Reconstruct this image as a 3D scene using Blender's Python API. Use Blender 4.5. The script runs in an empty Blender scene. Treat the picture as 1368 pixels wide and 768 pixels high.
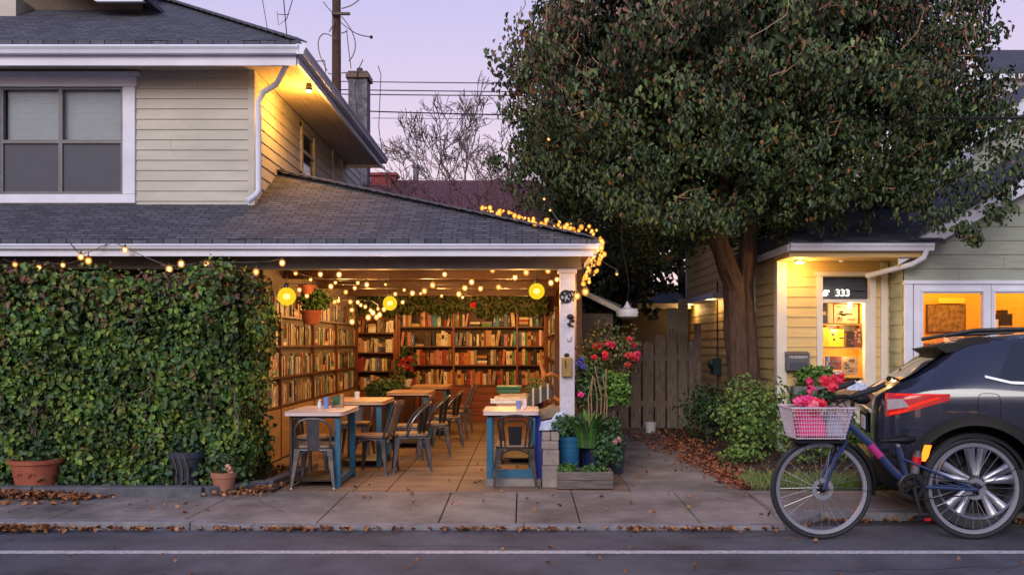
import bpy, bmesh, math, random
import numpy as np
from mathutils import Vector, Matrix
random.seed(7); RNG = np.random.default_rng(7)
R = math.radians; PI = math.pi
S = bpy.context.scene; COL = S.collection
EYE = 1.3; F = 1200.0; VX, HY = 700.0, 460.0
def P(px, py, d): return Vector(((px-VX)*d/F, d, EYE+(HY-py)*d/F))   # photo measurement at a chosen distance
def PX(px, d): return (px-VX)*d/F
def PZ(py, d): return EYE+(HY-py)*d/F

# ---------------------------------------------------------------- materials
MATS = {}
def nd(nt, t, **k):
    n = nt.nodes.new(t)
    for a, b in k.items():
        if a in n.inputs: n.inputs[a].default_value = b
        else: setattr(n, a, b)
    return n
def rgb(c): return (c[0], c[1], c[2], 1)
def mat(name, c, rough=.6, metal=0, var=.12, scale=6, bump=0, bscale=40, stretch=None, c2=None, spec=.5, coat=0, attr=False, sub=0, alpha=1, emit=None, es=0, trans=0):
    m = bpy.data.materials.new(name); m.use_nodes = True; nt = m.node_tree
    b = nt.nodes['Principled BSDF']; L = nt.links.new
    b.inputs['Roughness'].default_value = rough; b.inputs['Metallic'].default_value = metal
    b.inputs['Specular IOR Level'].default_value = spec; b.inputs['Coat Weight'].default_value = coat
    if trans: b.inputs['Transmission Weight'].default_value = trans
    tc = nd(nt, 'ShaderNodeTexCoord'); mp = nd(nt, 'ShaderNodeMapping')
    L(tc.outputs['Object'], mp.inputs['Vector'])
    if stretch: mp.inputs['Scale'].default_value = stretch
    base = None
    if attr:
        a = nd(nt, 'ShaderNodeAttribute'); a.attribute_name = 'Col'; base = a.outputs['Color']
    if var > 0:
        n = nd(nt, 'ShaderNodeTexNoise', Scale=scale, Detail=6, Roughness=.65)
        L(mp.outputs[0], n.inputs['Vector'])
        r = nd(nt, 'ShaderNodeValToRGB'); L(n.outputs['Fac'], r.inputs[0])
        r.color_ramp.elements[0].position = .3; r.color_ramp.elements[1].position = .7
        if attr:
            r.color_ramp.elements[0].color = rgb([1-var*2]*3); r.color_ramp.elements[1].color = rgb([1+var*1]*3)
            mx = nd(nt, 'ShaderNodeMix'); mx.data_type = 'RGBA'; mx.blend_type = 'MULTIPLY'; mx.inputs[0].default_value = 1
            L(base, mx.inputs[6]); L(r.outputs[0], mx.inputs[7]); L(mx.outputs[2], b.inputs['Base Color'])
        else:
            d = c2 if c2 else [x*(1-var*2) for x in c]
            e = c if c2 else [min(1, x*(1+var)) for x in c]
            r.color_ramp.elements[0].color = rgb(d); r.color_ramp.elements[1].color = rgb(e)
            L(r.outputs[0], b.inputs['Base Color'])
    elif attr: L(base, b.inputs['Base Color'])
    else: b.inputs['Base Color'].default_value = rgb(c)
    if bump:
        n2 = nd(nt, 'ShaderNodeTexNoise', Scale=bscale, Detail=5); L(mp.outputs[0], n2.inputs['Vector'])
        bp = nd(nt, 'ShaderNodeBump', Strength=bump, Distance=.02); L(n2.outputs['Fac'], bp.inputs['Height'])
        L(bp.outputs[0], b.inputs['Normal'])
    if emit:
        b.inputs['Emission Color'].default_value = rgb(emit); b.inputs['Emission Strength'].default_value = es
    MATS[name] = m; return m
def shingle(name, c, c2):
    m = bpy.data.materials.new(name); m.use_nodes = True; nt = m.node_tree; L = nt.links.new
    b = nt.nodes['Principled BSDF']; b.inputs['Roughness'].default_value = .85
    tc = nd(nt, 'ShaderNodeTexCoord')
    no = nd(nt, 'ShaderNodeTexNoise', Scale=3.5, Detail=4); L(tc.outputs['UV'], no.inputs['Vector'])
    dx = nd(nt, 'ShaderNodeVectorMath', operation='SCALE'); dx.inputs['Scale'].default_value = .035
    L(no.outputs['Color'], dx.inputs[0])
    ad = nd(nt, 'ShaderNodeVectorMath', operation='ADD'); L(tc.outputs['UV'], ad.inputs[0]); L(dx.outputs[0], ad.inputs[1])
    br = nd(nt, 'ShaderNodeTexBrick'); br.offset = .37; br.squash = 1
    br.inputs['Scale'].default_value = 1; br.inputs['Brick Width'].default_value = .15; br.inputs['Row Height'].default_value = .062
    br.inputs['Mortar Size'].default_value = .006; br.inputs['Mortar Smooth'].default_value = .4; br.inputs['Bias'].default_value = -.1
    br.inputs['Color1'].default_value = rgb(c); br.inputs['Color2'].default_value = rgb(c2); br.inputs['Mortar'].default_value = rgb([x*.25 for x in c2])
    L(ad.outputs[0], br.inputs['Vector'])
    n2 = nd(nt, 'ShaderNodeTexNoise', Scale=14, Detail=8, Roughness=.8); L(tc.outputs['UV'], n2.inputs['Vector'])
    mx = nd(nt, 'ShaderNodeMix'); mx.data_type = 'RGBA'; mx.blend_type = 'OVERLAY'; mx.inputs[0].default_value = .75
    L(br.outputs['Color'], mx.inputs[6]); L(n2.outputs['Fac'], mx.inputs[7]); L(mx.outputs[2], b.inputs['Base Color'])
    bp = nd(nt, 'ShaderNodeBump', Strength=.7, Distance=.02); bp.invert = True; L(br.outputs['Fac'], bp.inputs['Height'])
    b2 = nd(nt, 'ShaderNodeBump', Strength=.5, Distance=.01); L(n2.outputs['Fac'], b2.inputs['Height']); L(bp.outputs[0], b2.inputs['Normal'])
    L(b2.outputs[0], b.inputs['Normal']); MATS[name] = m; return m
def glass(name, tint=(1,1,1), refl=.12, rough=.02):
    m = bpy.data.materials.new(name); m.use_nodes = True; nt = m.node_tree; nt.nodes.clear(); L = nt.links.new
    o = nd(nt, 'ShaderNodeOutputMaterial'); t = nd(nt, 'ShaderNodeBsdfTransparent', Color=rgb(tint)); g = nd(nt, 'ShaderNodeBsdfGlossy', Roughness=rough)
    mx = nd(nt, 'ShaderNodeMixShader'); mx.inputs[0].default_value = refl; L(t.outputs[0], mx.inputs[1]); L(g.outputs[0], mx.inputs[2]); L(mx.outputs[0], o.inputs[0])
    MATS[name] = m; return m
def emis(name, c, s, tex=None):
    m = bpy.data.materials.new(name); m.use_nodes = True; nt = m.node_tree; nt.nodes.clear()
    o = nd(nt, 'ShaderNodeOutputMaterial'); e = nd(nt, 'ShaderNodeEmission', Color=rgb(c), Strength=s)
    if tex:
        tc = nd(nt, 'ShaderNodeTexCoord'); v = nd(nt, 'ShaderNodeTexVoronoi', Scale=tex); nt.links.new(tc.outputs['Object'], v.inputs['Vector'])
        mr = nd(nt, 'ShaderNodeMapRange'); mr.inputs['From Max'].default_value = .6; mr.inputs['To Min'].default_value = s*1.25; mr.inputs['To Max'].default_value = s*.45
        nt.links.new(v.outputs['Distance'], mr.inputs[0]); nt.links.new(mr.outputs[0], e.inputs['Strength'])
    nt.links.new(e.outputs[0], o.inputs[0]); MATS[name] = m; return m

mat('asphalt', (.105,.108,.13), .85, var=.34, scale=1.3, bump=.7, bscale=150)
mat('concrete', (.235,.21,.195), .8, var=.34, scale=1.7, bump=.35, bscale=60)
mat('cafe_floor', (.24,.165,.115), .7, var=.3, scale=2.0, bump=.3, bscale=40, stretch=(.5,3,1))
mat('joint', (.04,.035,.035), .9, var=.1)
mat('kerb', (.24,.235,.25), .85, var=.25, scale=5, bump=.4)
mat('kerb_dark', (.11,.115,.13), .85, var=.25, scale=5, bump=.4)
mat('soil', (.05,.036,.026), .95, var=.3, scale=9, bump=.8, bscale=30)
mat('terrain', (.06,.06,.045), .95, var=.3, scale=.6)
mat('line_paint', (.52,.52,.54), .7, var=.3, scale=30)
mat('siding', (.50,.475,.41), .6, var=.10, scale=1.6, stretch=(1,1,3), bump=.12, bscale=25)
mat('siding_yellow', (.66,.47,.20), .6, var=.08, scale=3, stretch=(1,1,8), bump=.15, bscale=25)
mat('siding_green', (.30,.33,.27), .6, var=.10, scale=3, stretch=(1,1,10), bump=.2, bscale=25)
mat('siding_dark', (.12,.09,.07), .8, var=.1)
mat('trim', (.70,.72,.83), .5, var=.09, scale=1.5)
mat('trim_cream', (.70,.64,.58), .5, var=.06, scale=4)
mat('beam_paint', (.17,.15,.14), .7, var=.1)
mat('soffit', (.50,.42,.32), .7, var=.12, scale=3, stretch=(6,1,1))
mat('post_paint', (.58,.55,.62), .55, var=.10, scale=9, bump=.2)
shingle('shingle', (.095,.10,.125), (.045,.05,.068)); shingle('shingle_red', (.13,.05,.07), (.09,.035,.05)); shingle('shingle_blue', (.075,.08,.11), (.04,.045,.07))
mat('wood', (.22,.058,.022), .45, var=.25, scale=5, stretch=(1,1,12), bump=.1)
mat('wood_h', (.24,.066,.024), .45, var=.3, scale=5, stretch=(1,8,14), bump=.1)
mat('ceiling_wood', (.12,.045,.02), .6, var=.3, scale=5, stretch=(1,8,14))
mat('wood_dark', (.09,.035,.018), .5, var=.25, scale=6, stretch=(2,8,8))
mat('plywood', (.38,.24,.12), .5, var=.15, scale=3, stretch=(1,1,6))
mat('wood_light', (.36,.21,.11), .5, var=.2, scale=6, stretch=(1,7,1))
mat('fence_wood', (.26,.20,.165), .85, var=.3, scale=7, stretch=(6,6,.8), bump=.4, bscale=25)
mat('planter_wood', (.16,.13,.115), .85, var=.3, scale=7, stretch=(.8,6,6), bump=.4, bscale=25)
mat('bark', (.12,.065,.045), .95, var=.4, scale=7, stretch=(4,4,.7), bump=1, bscale=11, c2=(.035,.02,.015))
mat('twig', (.14,.10,.09), .9, var=.1)
mat('twig_red', (.15,.08,.08), .9, var=.1)
mat('stem_green', (.07,.11,.04), .8, var=.1)
mat('leaf', (1,1,1), .5, attr=True, var=0, spec=.35)
mat('flower', (1,1,1), .6, attr=True, var=0)
mat('dead_leaf', (1,1,1), .8, attr=True, var=0)
mat('terracotta', (.36,.10,.055), .7, var=.15, scale=8)
mat('terracotta_pale', (.40,.17,.11), .7, var=.15, scale=8)
mat('pot_dark', (.035,.045,.07), .5, var=.2); mat('pot_blue', (.02,.13,.26), .35, var=.15); mat('pot_navy', (.008,.015,.07), .4, var=.1)
mat('pot_green', (.02,.10,.04), .4, var=.1); mat('pot_grey', (.16,.17,.18), .6, var=.1)
mat('metal_grey', (.13,.125,.135), .33, metal=.7, var=.15, scale=20)
mat('metal_dark', (.075,.06,.055), .38, metal=.7, var=.2, scale=20)
mat('metal_black', (.02,.02,.022), .4, metal=.3, var=.1)
mat('seat_wood', (.30,.20,.13), .5, var=.2, scale=8, stretch=(1,8,1))
mat('blue_paint', (.02,.125,.215), .45, var=.12, scale=8); mat('blue_deep', (.012,.04,.40), .5, var=.1)
mat('table_white', (.62,.50,.46), .35, var=.05, scale=6)
mat('table_wood', (.50,.30,.18), .4, var=.15, scale=5, stretch=(1,6,1))
mat('shelf_board', (.10,.035,.02), .5, var=.2)
mat('stone', (.30,.25,.22), .85, var=.2, scale=8, bump=.3)
mat('brick_grey', (.17,.17,.185), .9, var=.35, scale=10, bump=.6, bscale=22)
mat('brick_red', (.24,.05,.05), .9, var=.2, scale=10)
mat('white_plastic', (.72,.72,.75), .4, var=.03); mat('white_paper', (.72,.68,.66), .7, var=.06)
mat('paper_blue', (.22,.33,.62), .6, var=.5, scale=22, c2=(.7,.72,.8)); mat('pink_cloth', (.78,.05,.25), .8, var=.15); mat('grey_cloth', (.35,.37,.5), .8, var=.2)
mat('khaki', (.22,.17,.11), .9, var=.2); mat('dark_cloth', (.05,.05,.045), .9, var=.2); mat('stripe', (.40,.36,.30), .8, var=.1)
mat('carved_wood', (.50,.19,.04), .4, var=.25, scale=14)
mat('brass', (.42,.28,.09), .35, metal=.6, var=.2); mat('grey_metal', (.13,.13,.14), .5, metal=.3, var=.1)
mat('teal_box', (.02,.07,.08), .5, var=.1)
mat('pane_white', (.55,.57,.62), .4, var=.05)
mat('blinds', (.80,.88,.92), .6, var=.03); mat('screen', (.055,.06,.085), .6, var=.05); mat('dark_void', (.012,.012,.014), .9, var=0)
mat('interior_wall', (.75,.42,.09), .7, var=.08, scale=3, stretch=(1,1,10)); mat('interior_floor', (.15,.09,.05), .7)
mat('canvas_brown', (.34,.22,.11), .6, var=.5, scale=17, c2=(.015,.008,.005)); mat('cardboard', (.36,.22,.12), .8, var=.1)
mat('label_pink', (.80,.62,.58), .7, var=.03); mat('ink', (.03,.03,.03), .7, var=0)
mat('poster_yellow', (.85,.72,.03), .6, var=.05); mat('cup_blue', (.18,.26,.60), .3, var=.1)
# bicycle and car
mat('bike_blue', (.02,.04,.12), .3, var=.05, coat=.5); mat('bike_pink', (.45,.03,.20), .4, var=.05)
mat('rubber', (.016,.017,.022), .7, var=.1); mat('silver', (.50,.51,.58), .34, metal=.8, var=.05); mat('black_plastic', (.008,.008,.010), .5, var=.05, spec=.25)
mat('wire_white', (.62,.52,.60), .5, var=.05)
mat('car_paint', (.020,.024,.045), .2, metal=.15, var=0, coat=1.0); mat('car_glass', (.012,.016,.022), .04, var=0, spec=.9)
mat('tail_red', (.28,.003,.006), .25, var=0, coat=.3, emit=(1,.004,.015), es=.20); mat('lamp_clear', (.38,.34,.36), .2, var=0, coat=.8)
emis('tail_glow', (1,.035,.015), 1.3); emis('amber', (1,.25,.02), 2.4)
mat('plate_white', (.55,.6,.72), .4, var=0)
emis('lantern_core', (1,.82,.35), 5); emis('lamp_glow', (1,.80,.45), 14)
emis('sign_glow', (1,.93,.8), 4)
def bulbmat(name, c, lo, hi):
    m = emis(name, c, hi); nt = m.node_tree; e = [n for n in nt.nodes if n.type=='EMISSION'][0]; oi = nd(nt,'ShaderNodeObjectInfo'); mr = nd(nt,'ShaderNodeMapRange')
    mr.inputs['To Min'].default_value = lo; mr.inputs['To Max'].default_value = hi; nt.links.new(oi.outputs['Random'], mr.inputs[0]); nt.links.new(mr.outputs[0], e.inputs['Strength'])
bulbmat('bulb_glow', (1,.62,.22), 2.2, 8); bulbmat('fairy_glow', (1,.50,.10), 1.2, 5)
def halo(name, c, s, f):
    m = bpy.data.materials.new(name); m.use_nodes = True; nt = m.node_tree; nt.nodes.clear(); L = nt.links.new
    o = nd(nt, 'ShaderNodeOutputMaterial'); t = nd(nt, 'ShaderNodeBsdfTransparent'); e = nd(nt, 'ShaderNodeEmission', Color=rgb(c), Strength=s)
    mx = nd(nt, 'ShaderNodeMixShader'); mx.inputs[0].default_value = f; L(t.outputs[0], mx.inputs[1]); L(e.outputs[0], mx.inputs[2]); L(mx.outputs[0], o.inputs[0]); MATS[name] = m
halo('lantern_glow', (1,.66,.02), 1.05, .8); halo('amber_halo', (1,.38,.05), 1.1, .42); halo('amber_halo_small', (1,.36,.04), 1.3, .45)  # amber shells glow to paint an orange halo around each bulb core
glass('pane_glass', (.95,.96,.97), .018); glass('lamp_glass', (.75,.8,.85), .12, .15)
PAL = [('red',(.30,.03,.025)),('brick-red',(.28,.075,.045)),('orange',(.50,.18,.05)),('tan',(.45,.30,.16)),('cream',(.62,.50,.33)),('yellow',(.50,.36,.13)),('brown',(.14,.07,.035)),
       ('dark brown',(.06,.032,.02)),('green',(.05,.22,.08)),('teal',(.04,.28,.32)),('blue',(.07,.15,.40)),('navy',(.02,.025,.07)),('grey',(.22,.20,.18)),('black',(.018,.017,.016)),('pink',(.50,.20,.17)),('white',(.72,.70,.64))]
PW = [7,6,4,11,20,4,8,8,5,5,5,5,9,8,6,17]
for n_, c_ in PAL: mat('book_'+n_, c_, .6, var=.15, scale=20)
mat('pages', (.60,.50,.36), .8, var=.1, scale=30); mat('bookcol', (1,1,1), .6, attr=True, var=.08, scale=20)

# ---------------------------------------------------------------- mesh building
class MB:
    def __init__(s): s.v=[]; s.f=[]; s.m=[]; s.uv={}; s.c=[]; s.usec=False
    def add(s, vs, fs, mi=0, col=None):
        o=len(s.v); s.v += [tuple(x) for x in vs]
        for f in fs:
            s.f.append(tuple(i+o for i in f)); s.m.append(mi); s.c.append(col)
        if col is not None: s.usec=True
        return s
    def box(s, x0,x1,y0,y1,z0,z1, mi=0, col=None):
        if x0>x1: x0,x1=x1,x0
        if y0>y1: y0,y1=y1,y0
        if z0>z1: z0,z1=z1,z0
        v=[(x0,y0,z0),(x1,y0,z0),(x1,y1,z0),(x0,y1,z0),(x0,y0,z1),(x1,y0,z1),(x1,y1,z1),(x0,y1,z1)]
        return s.add(v,[(0,3,2,1),(4,5,6,7),(0,1,5,4),(1,2,6,5),(2,3,7,6),(3,0,4,7)],mi,col)
    def obox(s, c, ax, h, mi=0, col=None):
        c=Vector(c); a=[Vector(x).normalized()*k for x,k in zip(ax,h)]
        v=[c+i*a[0]+j*a[1]+k*a[2] for k in(-1,1) for j in (-1,1) for i in (-1,1)]
        v=[v[0],v[1],v[3],v[2],v[4],v[5],v[7],v[6]]
        return s.add(v,[(0,3,2,1),(4,5,6,7),(0,1,5,4),(1,2,6,5),(2,3,7,6),(3,0,4,7)],mi,col)
    def beam(s, a, b, w, h, up=(0,0,1), mi=0):
        a=Vector(a); b=Vector(b); d=(b-a); n=Vector(up); sd=d.cross(n).normalized(); n2=sd.cross(d).normalized()
        return s.obox((a+b)/2,(d,sd,n2),(d.length/2,w/2,h/2),mi)
    def tube(s, pts, r, n=8, mi=0, cap=True, closed=False, col=None):
        pts=[Vector(p) for p in pts]; k=len(pts); rs=r if isinstance(r,(list,tuple)) else [r]*k
        prev=None; V=[]
        for i,p in enumerate(pts):
            if closed: t=pts[(i+1)%k]-pts[i-1]
            else: t=pts[min(i+1,k-1)]-pts[max(i-1,0)]
            if t.length<1e-9: t=Vector((0,0,1))
            t.normalize()
            if prev is None:
                u=t.orthogonal().normalized()
            else:
                u=(prev-t*prev.dot(t)); u=u.normalized() if u.length>1e-6 else t.orthogonal().normalized()
            prev=u; w=t.cross(u)
            for j in range(n):
                a=2*PI*j/n; V.append(p+(u*math.cos(a)+w*math.sin(a))*rs[i])
        Fc=[]
        for i in range(k if closed else k-1):
            for j in range(n):
                i2=(i+1)%k; Fc.append((i*n+j,i*n+(j+1)%n,i2*n+(j+1)%n,i2*n+j))
        if cap and not closed: Fc += [tuple(range(n))[::-1], tuple((k-1)*n+j for j in range(n))]
        return s.add(V,Fc,mi,col)
    def lathe(s, c, prof, n=20, mi=0, axis='z', cap=True, col=None):
        c=Vector(c); V=[]
        for r,z in prof:
            for j in range(n):
                a=2*PI*j/n; x,y=r*math.cos(a),r*math.sin(a)
                V.append(c+(Vector((x,y,z)) if axis=='z' else Vector((x,z,y)) if axis=='y' else Vector((z,x,y))))
        Fc=[(i*n+j,i*n+(j+1)%n,(i+1)*n+(j+1)%n,(i+1)*n+j) for i in range(len(prof)-1) for j in range(n)]
        if cap: Fc += [tuple(range(n))[::-1], tuple((len(prof)-1)*n+j for j in range(n))]
        return s.add(V,Fc,mi,col)
    def ball(s, c, r, n=10, mi=0, sq=(1,1,1), col=None):
        c=Vector(c); m=max(4,n//2+1); V=[]; 
        for i in range(m+1):
            th=PI*i/m
            for j in range(n):
                a=2*PI*j/n; V.append(c+Vector((math.sin(th)*math.cos(a)*sq[0],math.sin(th)*math.sin(a)*sq[1],math.cos(th)*sq[2]))*r)
        return s.add(V,[(i*n+j,i*n+(j+1)%n,(i+1)*n+(j+1)%n,(i+1)*n+j) for i in range(m) for j in range(n)],mi,col)
    def prism(s, poly, t, mi=0, side=None, o=None, u=None, w=None):
        # 3D polygon extruded by vector t; optional planar uv in metres on all faces
        poly=[Vector(p) for p in poly]; t=Vector(t); n=len(poly); b=len(s.v); f0=len(s.f)
        s.add(poly+[p+t for p in poly],[tuple(range(n)),tuple(range(2*n-1,n-1,-1))],mi)
        k=len(s.v)-2*n
        for i in range(n):
            s.f.append((k+i,k+(i+1)%n,k+n+(i+1)%n,k+n+i)); s.m.append(mi if side is None else side); s.c.append(None)
        if o is not None:
            o=Vector(o); u=Vector(u).normalized(); w=Vector(w).normalized()
            for fi in range(f0,len(s.f)): s.uv[fi]=(o,u,w)
        return s
    def build(s, name, mats, parent=None, smooth=False, world=True, bevel=0, merge=False, solidify=0):
        if isinstance(mats,str): mats=[mats]
        off=Vector((0,0,0)); top=parent is None
        if top and s.v:
            a=np.array(s.v); mn=a.min(0); mx=a.max(0); off=Vector(((mn[0]+mx[0])/2,(mn[1]+mx[1])/2,mn[2]))
        elif world:
            p=parent
            while p is not None: off+=p.location; p=p.parent
        me=bpy.data.meshes.new(name); me.from_pydata([(x-off.x,y-off.y,z-off.z) for x,y,z in s.v],[],s.f)
        for mn_ in mats: me.materials.append(MATS[mn_])
        if len(mats)>1: me.polygons.foreach_set('material_index',s.m)
        if smooth: me.polygons.foreach_set('use_smooth',[True]*len(me.polygons))
        if s.uv:
            ul=me.uv_layers.new(name='UVMap')
            for fi,(o,u,w) in s.uv.items():
                for li in me.polygons[fi].loop_indices:
                    v=Vector(s.v[me.loops[li].vertex_index]); ul.data[li].uv=((v-o).dot(u),(v-o).dot(w))
        if s.usec:
            ca=me.color_attributes.new('Col','FLOAT_COLOR','CORNER'); arr=[]
            for fi,f in enumerate(s.f):
                c=s.c[fi] or (1,1,1); arr += [c[0],c[1],c[2],1]*len(f)
            ca.data.foreach_set('color',arr)
        me.update(); o=bpy.data.objects.new(name,me); COL.objects.link(o)
        if parent is not None: o.parent=parent
        if top or world: 
            if top: o.location=off
            else: o.location=(0,0,0)
        if bevel:
            b=o.modifiers.new('b','BEVEL'); b.width=bevel; b.segments=2; b.limit_method='ANGLE'
        if smooth and hasattr(me,'set_sharp_from_angle'): me.set_sharp_from_angle(angle=R(40))
        return o
def tag(o, label=None, cat=None, group=None, kind=None):
    if label: o['label']=label
    if cat: o['category']=cat
    if group: o['group']=group
    if kind: o['kind']=kind
    return o
def thing(name, label, cat, loc=(0,0,0), rz=0, group=None):
    o=bpy.data.objects.new(name,None); COL.objects.link(o); o.location=loc; o.rotation_euler=(0,0,rz); o.empty_display_size=.1
    return tag(o,label,cat,group)
def copy_tree(o, parent=None):
    c=o.copy(); COL.objects.link(c)
    if parent is not None: c.parent=parent
    for ch in KIDS(o): copy_tree(ch,c)
    return c
def KIDS(o): return [x for x in list(COL.objects) if x.parent is o]
def text(name, body, size, loc, mt, parent, rot=(PI/2,0,0), ext=.002, align='CENTER'):
    cu=bpy.data.curves.new(name,'FONT'); cu.body=body; cu.size=size; cu.extrude=ext; cu.align_x=align; cu.align_y='CENTER'
    t=bpy.data.objects.new('t',cu); COL.objects.link(t); bpy.context.view_layer.update()
    me=bpy.data.meshes.new_from_object(t.evaluated_get(bpy.context.evaluated_depsgraph_get())); bpy.data.objects.remove(t)
    me.name=name; me.materials.clear(); me.materials.append(MATS[mt]); o=bpy.data.objects.new(name,me); COL.objects.link(o)
    off=Vector((0,0,0)); p=parent
    while p is not None: off+=p.location; p=p.parent
    o.parent=parent; o.location=Vector(loc)-off; o.rotation_euler=rot; return o

# leaves -----------------------------------------------------------------
def leaf_mesh(name, pts, nrm, size, cols, parent=None, matn='leaf', aspect=.8, droop=.5, jit=.6, fold=.25, off=None):
    pts=np.asarray(pts,float); n=len(pts); nrm=np.asarray(nrm,float)+RNG.normal(0,jit,(n,3)); nrm/=np.linalg.norm(nrm,axis=1)[:,None]+1e-9
    d=RNG.normal(0,.7,(n,3)); d[:,2]-=droop*1.6; d-=nrm*(d*nrm).sum(1)[:,None]; d/=np.linalg.norm(d,axis=1)[:,None]+1e-9
    w=np.cross(nrm,d); sz=np.asarray(size)*RNG.uniform(.65,1.3,n); sz=sz[:,None]
    def q(a,b,c): return pts+d*sz*a+w*sz*aspect*b+nrm*sz*c
    V=np.stack([q(-.5,0,0),q(-.22,.48,fold),q(.2,.34,fold*.8),q(.5,0,-.05),q(.2,-.34,fold*.8),q(-.22,-.48,fold)],1).reshape(-1,3)
    idx=(np.arange(n)*6)[:,None]; Fq=np.concatenate([idx+[0,3,2,1],idx+[0,5,4,3]],1).reshape(-1,4)
    if off is None:
        if parent is None: off=np.array([V[:,0].mean(),V[:,1].mean(),V[:,2].min()])
        else:
            off=np.zeros(3); p=parent
            while p is not None: off+=np.array(p.location); p=p.parent
    V=V-off; me=bpy.data.meshes.new(name); me.vertices.add(len(V)); me.vertices.foreach_set('co',V.ravel())
    me.loops.add(len(Fq)*4); me.loops.foreach_set('vertex_index',Fq.ravel().astype(np.int32)); me.polygons.add(len(Fq))
    me.polygons.foreach_set('loop_start',(np.arange(len(Fq))*4).astype(np.int32)); me.polygons.foreach_set('loop_total',np.full(len(Fq),4,np.int32))
    me.update(calc_edges=True); ca=me.color_attributes.new('Col','FLOAT_COLOR','CORNER')
    c=np.concatenate([np.asarray(cols),np.ones((n,1))],1); ca.data.foreach_set('color',np.repeat(c,8,axis=0).ravel())
    me.materials.append(MATS[matn]); o=bpy.data.objects.new(name,me); COL.objects.link(o)
    if parent is not None: o.parent=parent
    else: o.location=off
    return o
def pick(cols, n, weights=None, jit=.22):
    cols=np.array(cols); i=RNG.choice(len(cols),n,p=None if weights is None else np.array(weights)/sum(weights))
    return cols[i]*RNG.uniform(1-jit,1+jit,(n,1))
GREENS=[(.035,.075,.03),(.05,.10,.035),(.03,.06,.035),(.07,.12,.035),(.04,.085,.045)]
def clumps(centers, rad, per, outward):
    C=np.repeat(np.asarray(centers,float),per,0); k=len(C); g=RNG.normal(0,1,(k,3)); g/=np.linalg.norm(g,axis=1)[:,None]; g*=RNG.uniform(0,1,(k,1))**.5
    r=np.repeat(np.asarray(rad)*np.ones(len(centers)),per)[:,None]
    return C+g*r*np.array([1,1,.8]), np.repeat(np.asarray(outward,float),per,0)*.9+g*.5

# ---------------------------------------------------------------- world, camera, sun
w=bpy.data.worlds.new('World'); S.world=w; w.use_nodes=True; nt=w.node_tree; nt.nodes.clear(); L=nt.links.new
out=nd(nt,'ShaderNodeOutputWorld'); sky=nd(nt,'ShaderNodeTexSky'); sky.sky_type='NISHITA'; sky.sun_disc=False; sky.sun_elevation=R(2); sky.sun_rotation=R(200)
b1=nd(nt,'ShaderNodeBackground',Strength=.05); L(sky.outputs[0],b1.inputs[0])
tc=nd(nt,'ShaderNodeTexCoord'); sx=nd(nt,'ShaderNodeSeparateXYZ'); L(tc.outputs['Generated'],sx.inputs[0])
rp=nd(nt,'ShaderNodeValToRGB'); L(sx.outputs['Z'],rp.inputs[0]); e=rp.color_ramp.elements
e[0].position=0; e[0].color=(1.0,.70,.72,1); e[1].position=1; e[1].color=(.30,.33,.72,1)
for p_,c_ in ((.12,(1.0,.77,.83)),(.21,(.84,.67,.85)),(.36,(.62,.56,.89)),(.6,(.44,.46,.84))):
    q=e.new(p_); q.color=rgb(c_)
b2=nd(nt,'ShaderNodeBackground',Strength=.92); L(rp.outputs[0],b2.inputs[0])
ads=nd(nt,'ShaderNodeAddShader'); L(b1.outputs[0],ads.inputs[0]); L(b2.outputs[0],ads.inputs[1]); L(ads.outputs[0],out.inputs[0])
sd=bpy.data.lights.new('sun','SUN'); sd.energy=2.0; sd.angle=R(30); sd.color=(1,.93,.86); so=bpy.data.objects.new('sun',sd); COL.objects.link(so)
so.rotation_euler=(R(64),0,R(-14))
cd=bpy.data.cameras.new('camera'); cam=bpy.data.objects.new('camera',cd); COL.objects.link(cam); S.camera=cam
cam.location=(0,0,EYE); cam.rotation_euler=(PI/2,0,0); cd.sensor_width=36; cd.lens=36*F/1368; cd.shift_x=-(VX-684)/1368; cd.shift_y=(HY-384)/1368
cd.clip_end=3000; cd.clip_start=.05
S.view_settings.view_transform='Standard'; S.view_settings.look='None'; S.view_settings.gamma=1; S.view_settings.exposure=0
S.cycles.use_denoising=True; S.cycles.max_bounces=6; S.cycles.transparent_max_bounces=12; S.cycles.sample_clamp_indirect=4
S.render.engine='CYCLES'
def lamp(loc, energy, color=(1,.56,.2), r=.04, kind='POINT', rot=None, spot=None):
    l=bpy.data.lights.new('glow',kind); l.energy=energy; l.color=color; l.shadow_soft_size=r
    o=bpy.data.objects.new('light',l); COL.objects.link(o); o.location=loc
    if rot: o.rotation_euler=rot
    if spot: l.spot_size=spot; l.spot_blend=.6
    return o
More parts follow.
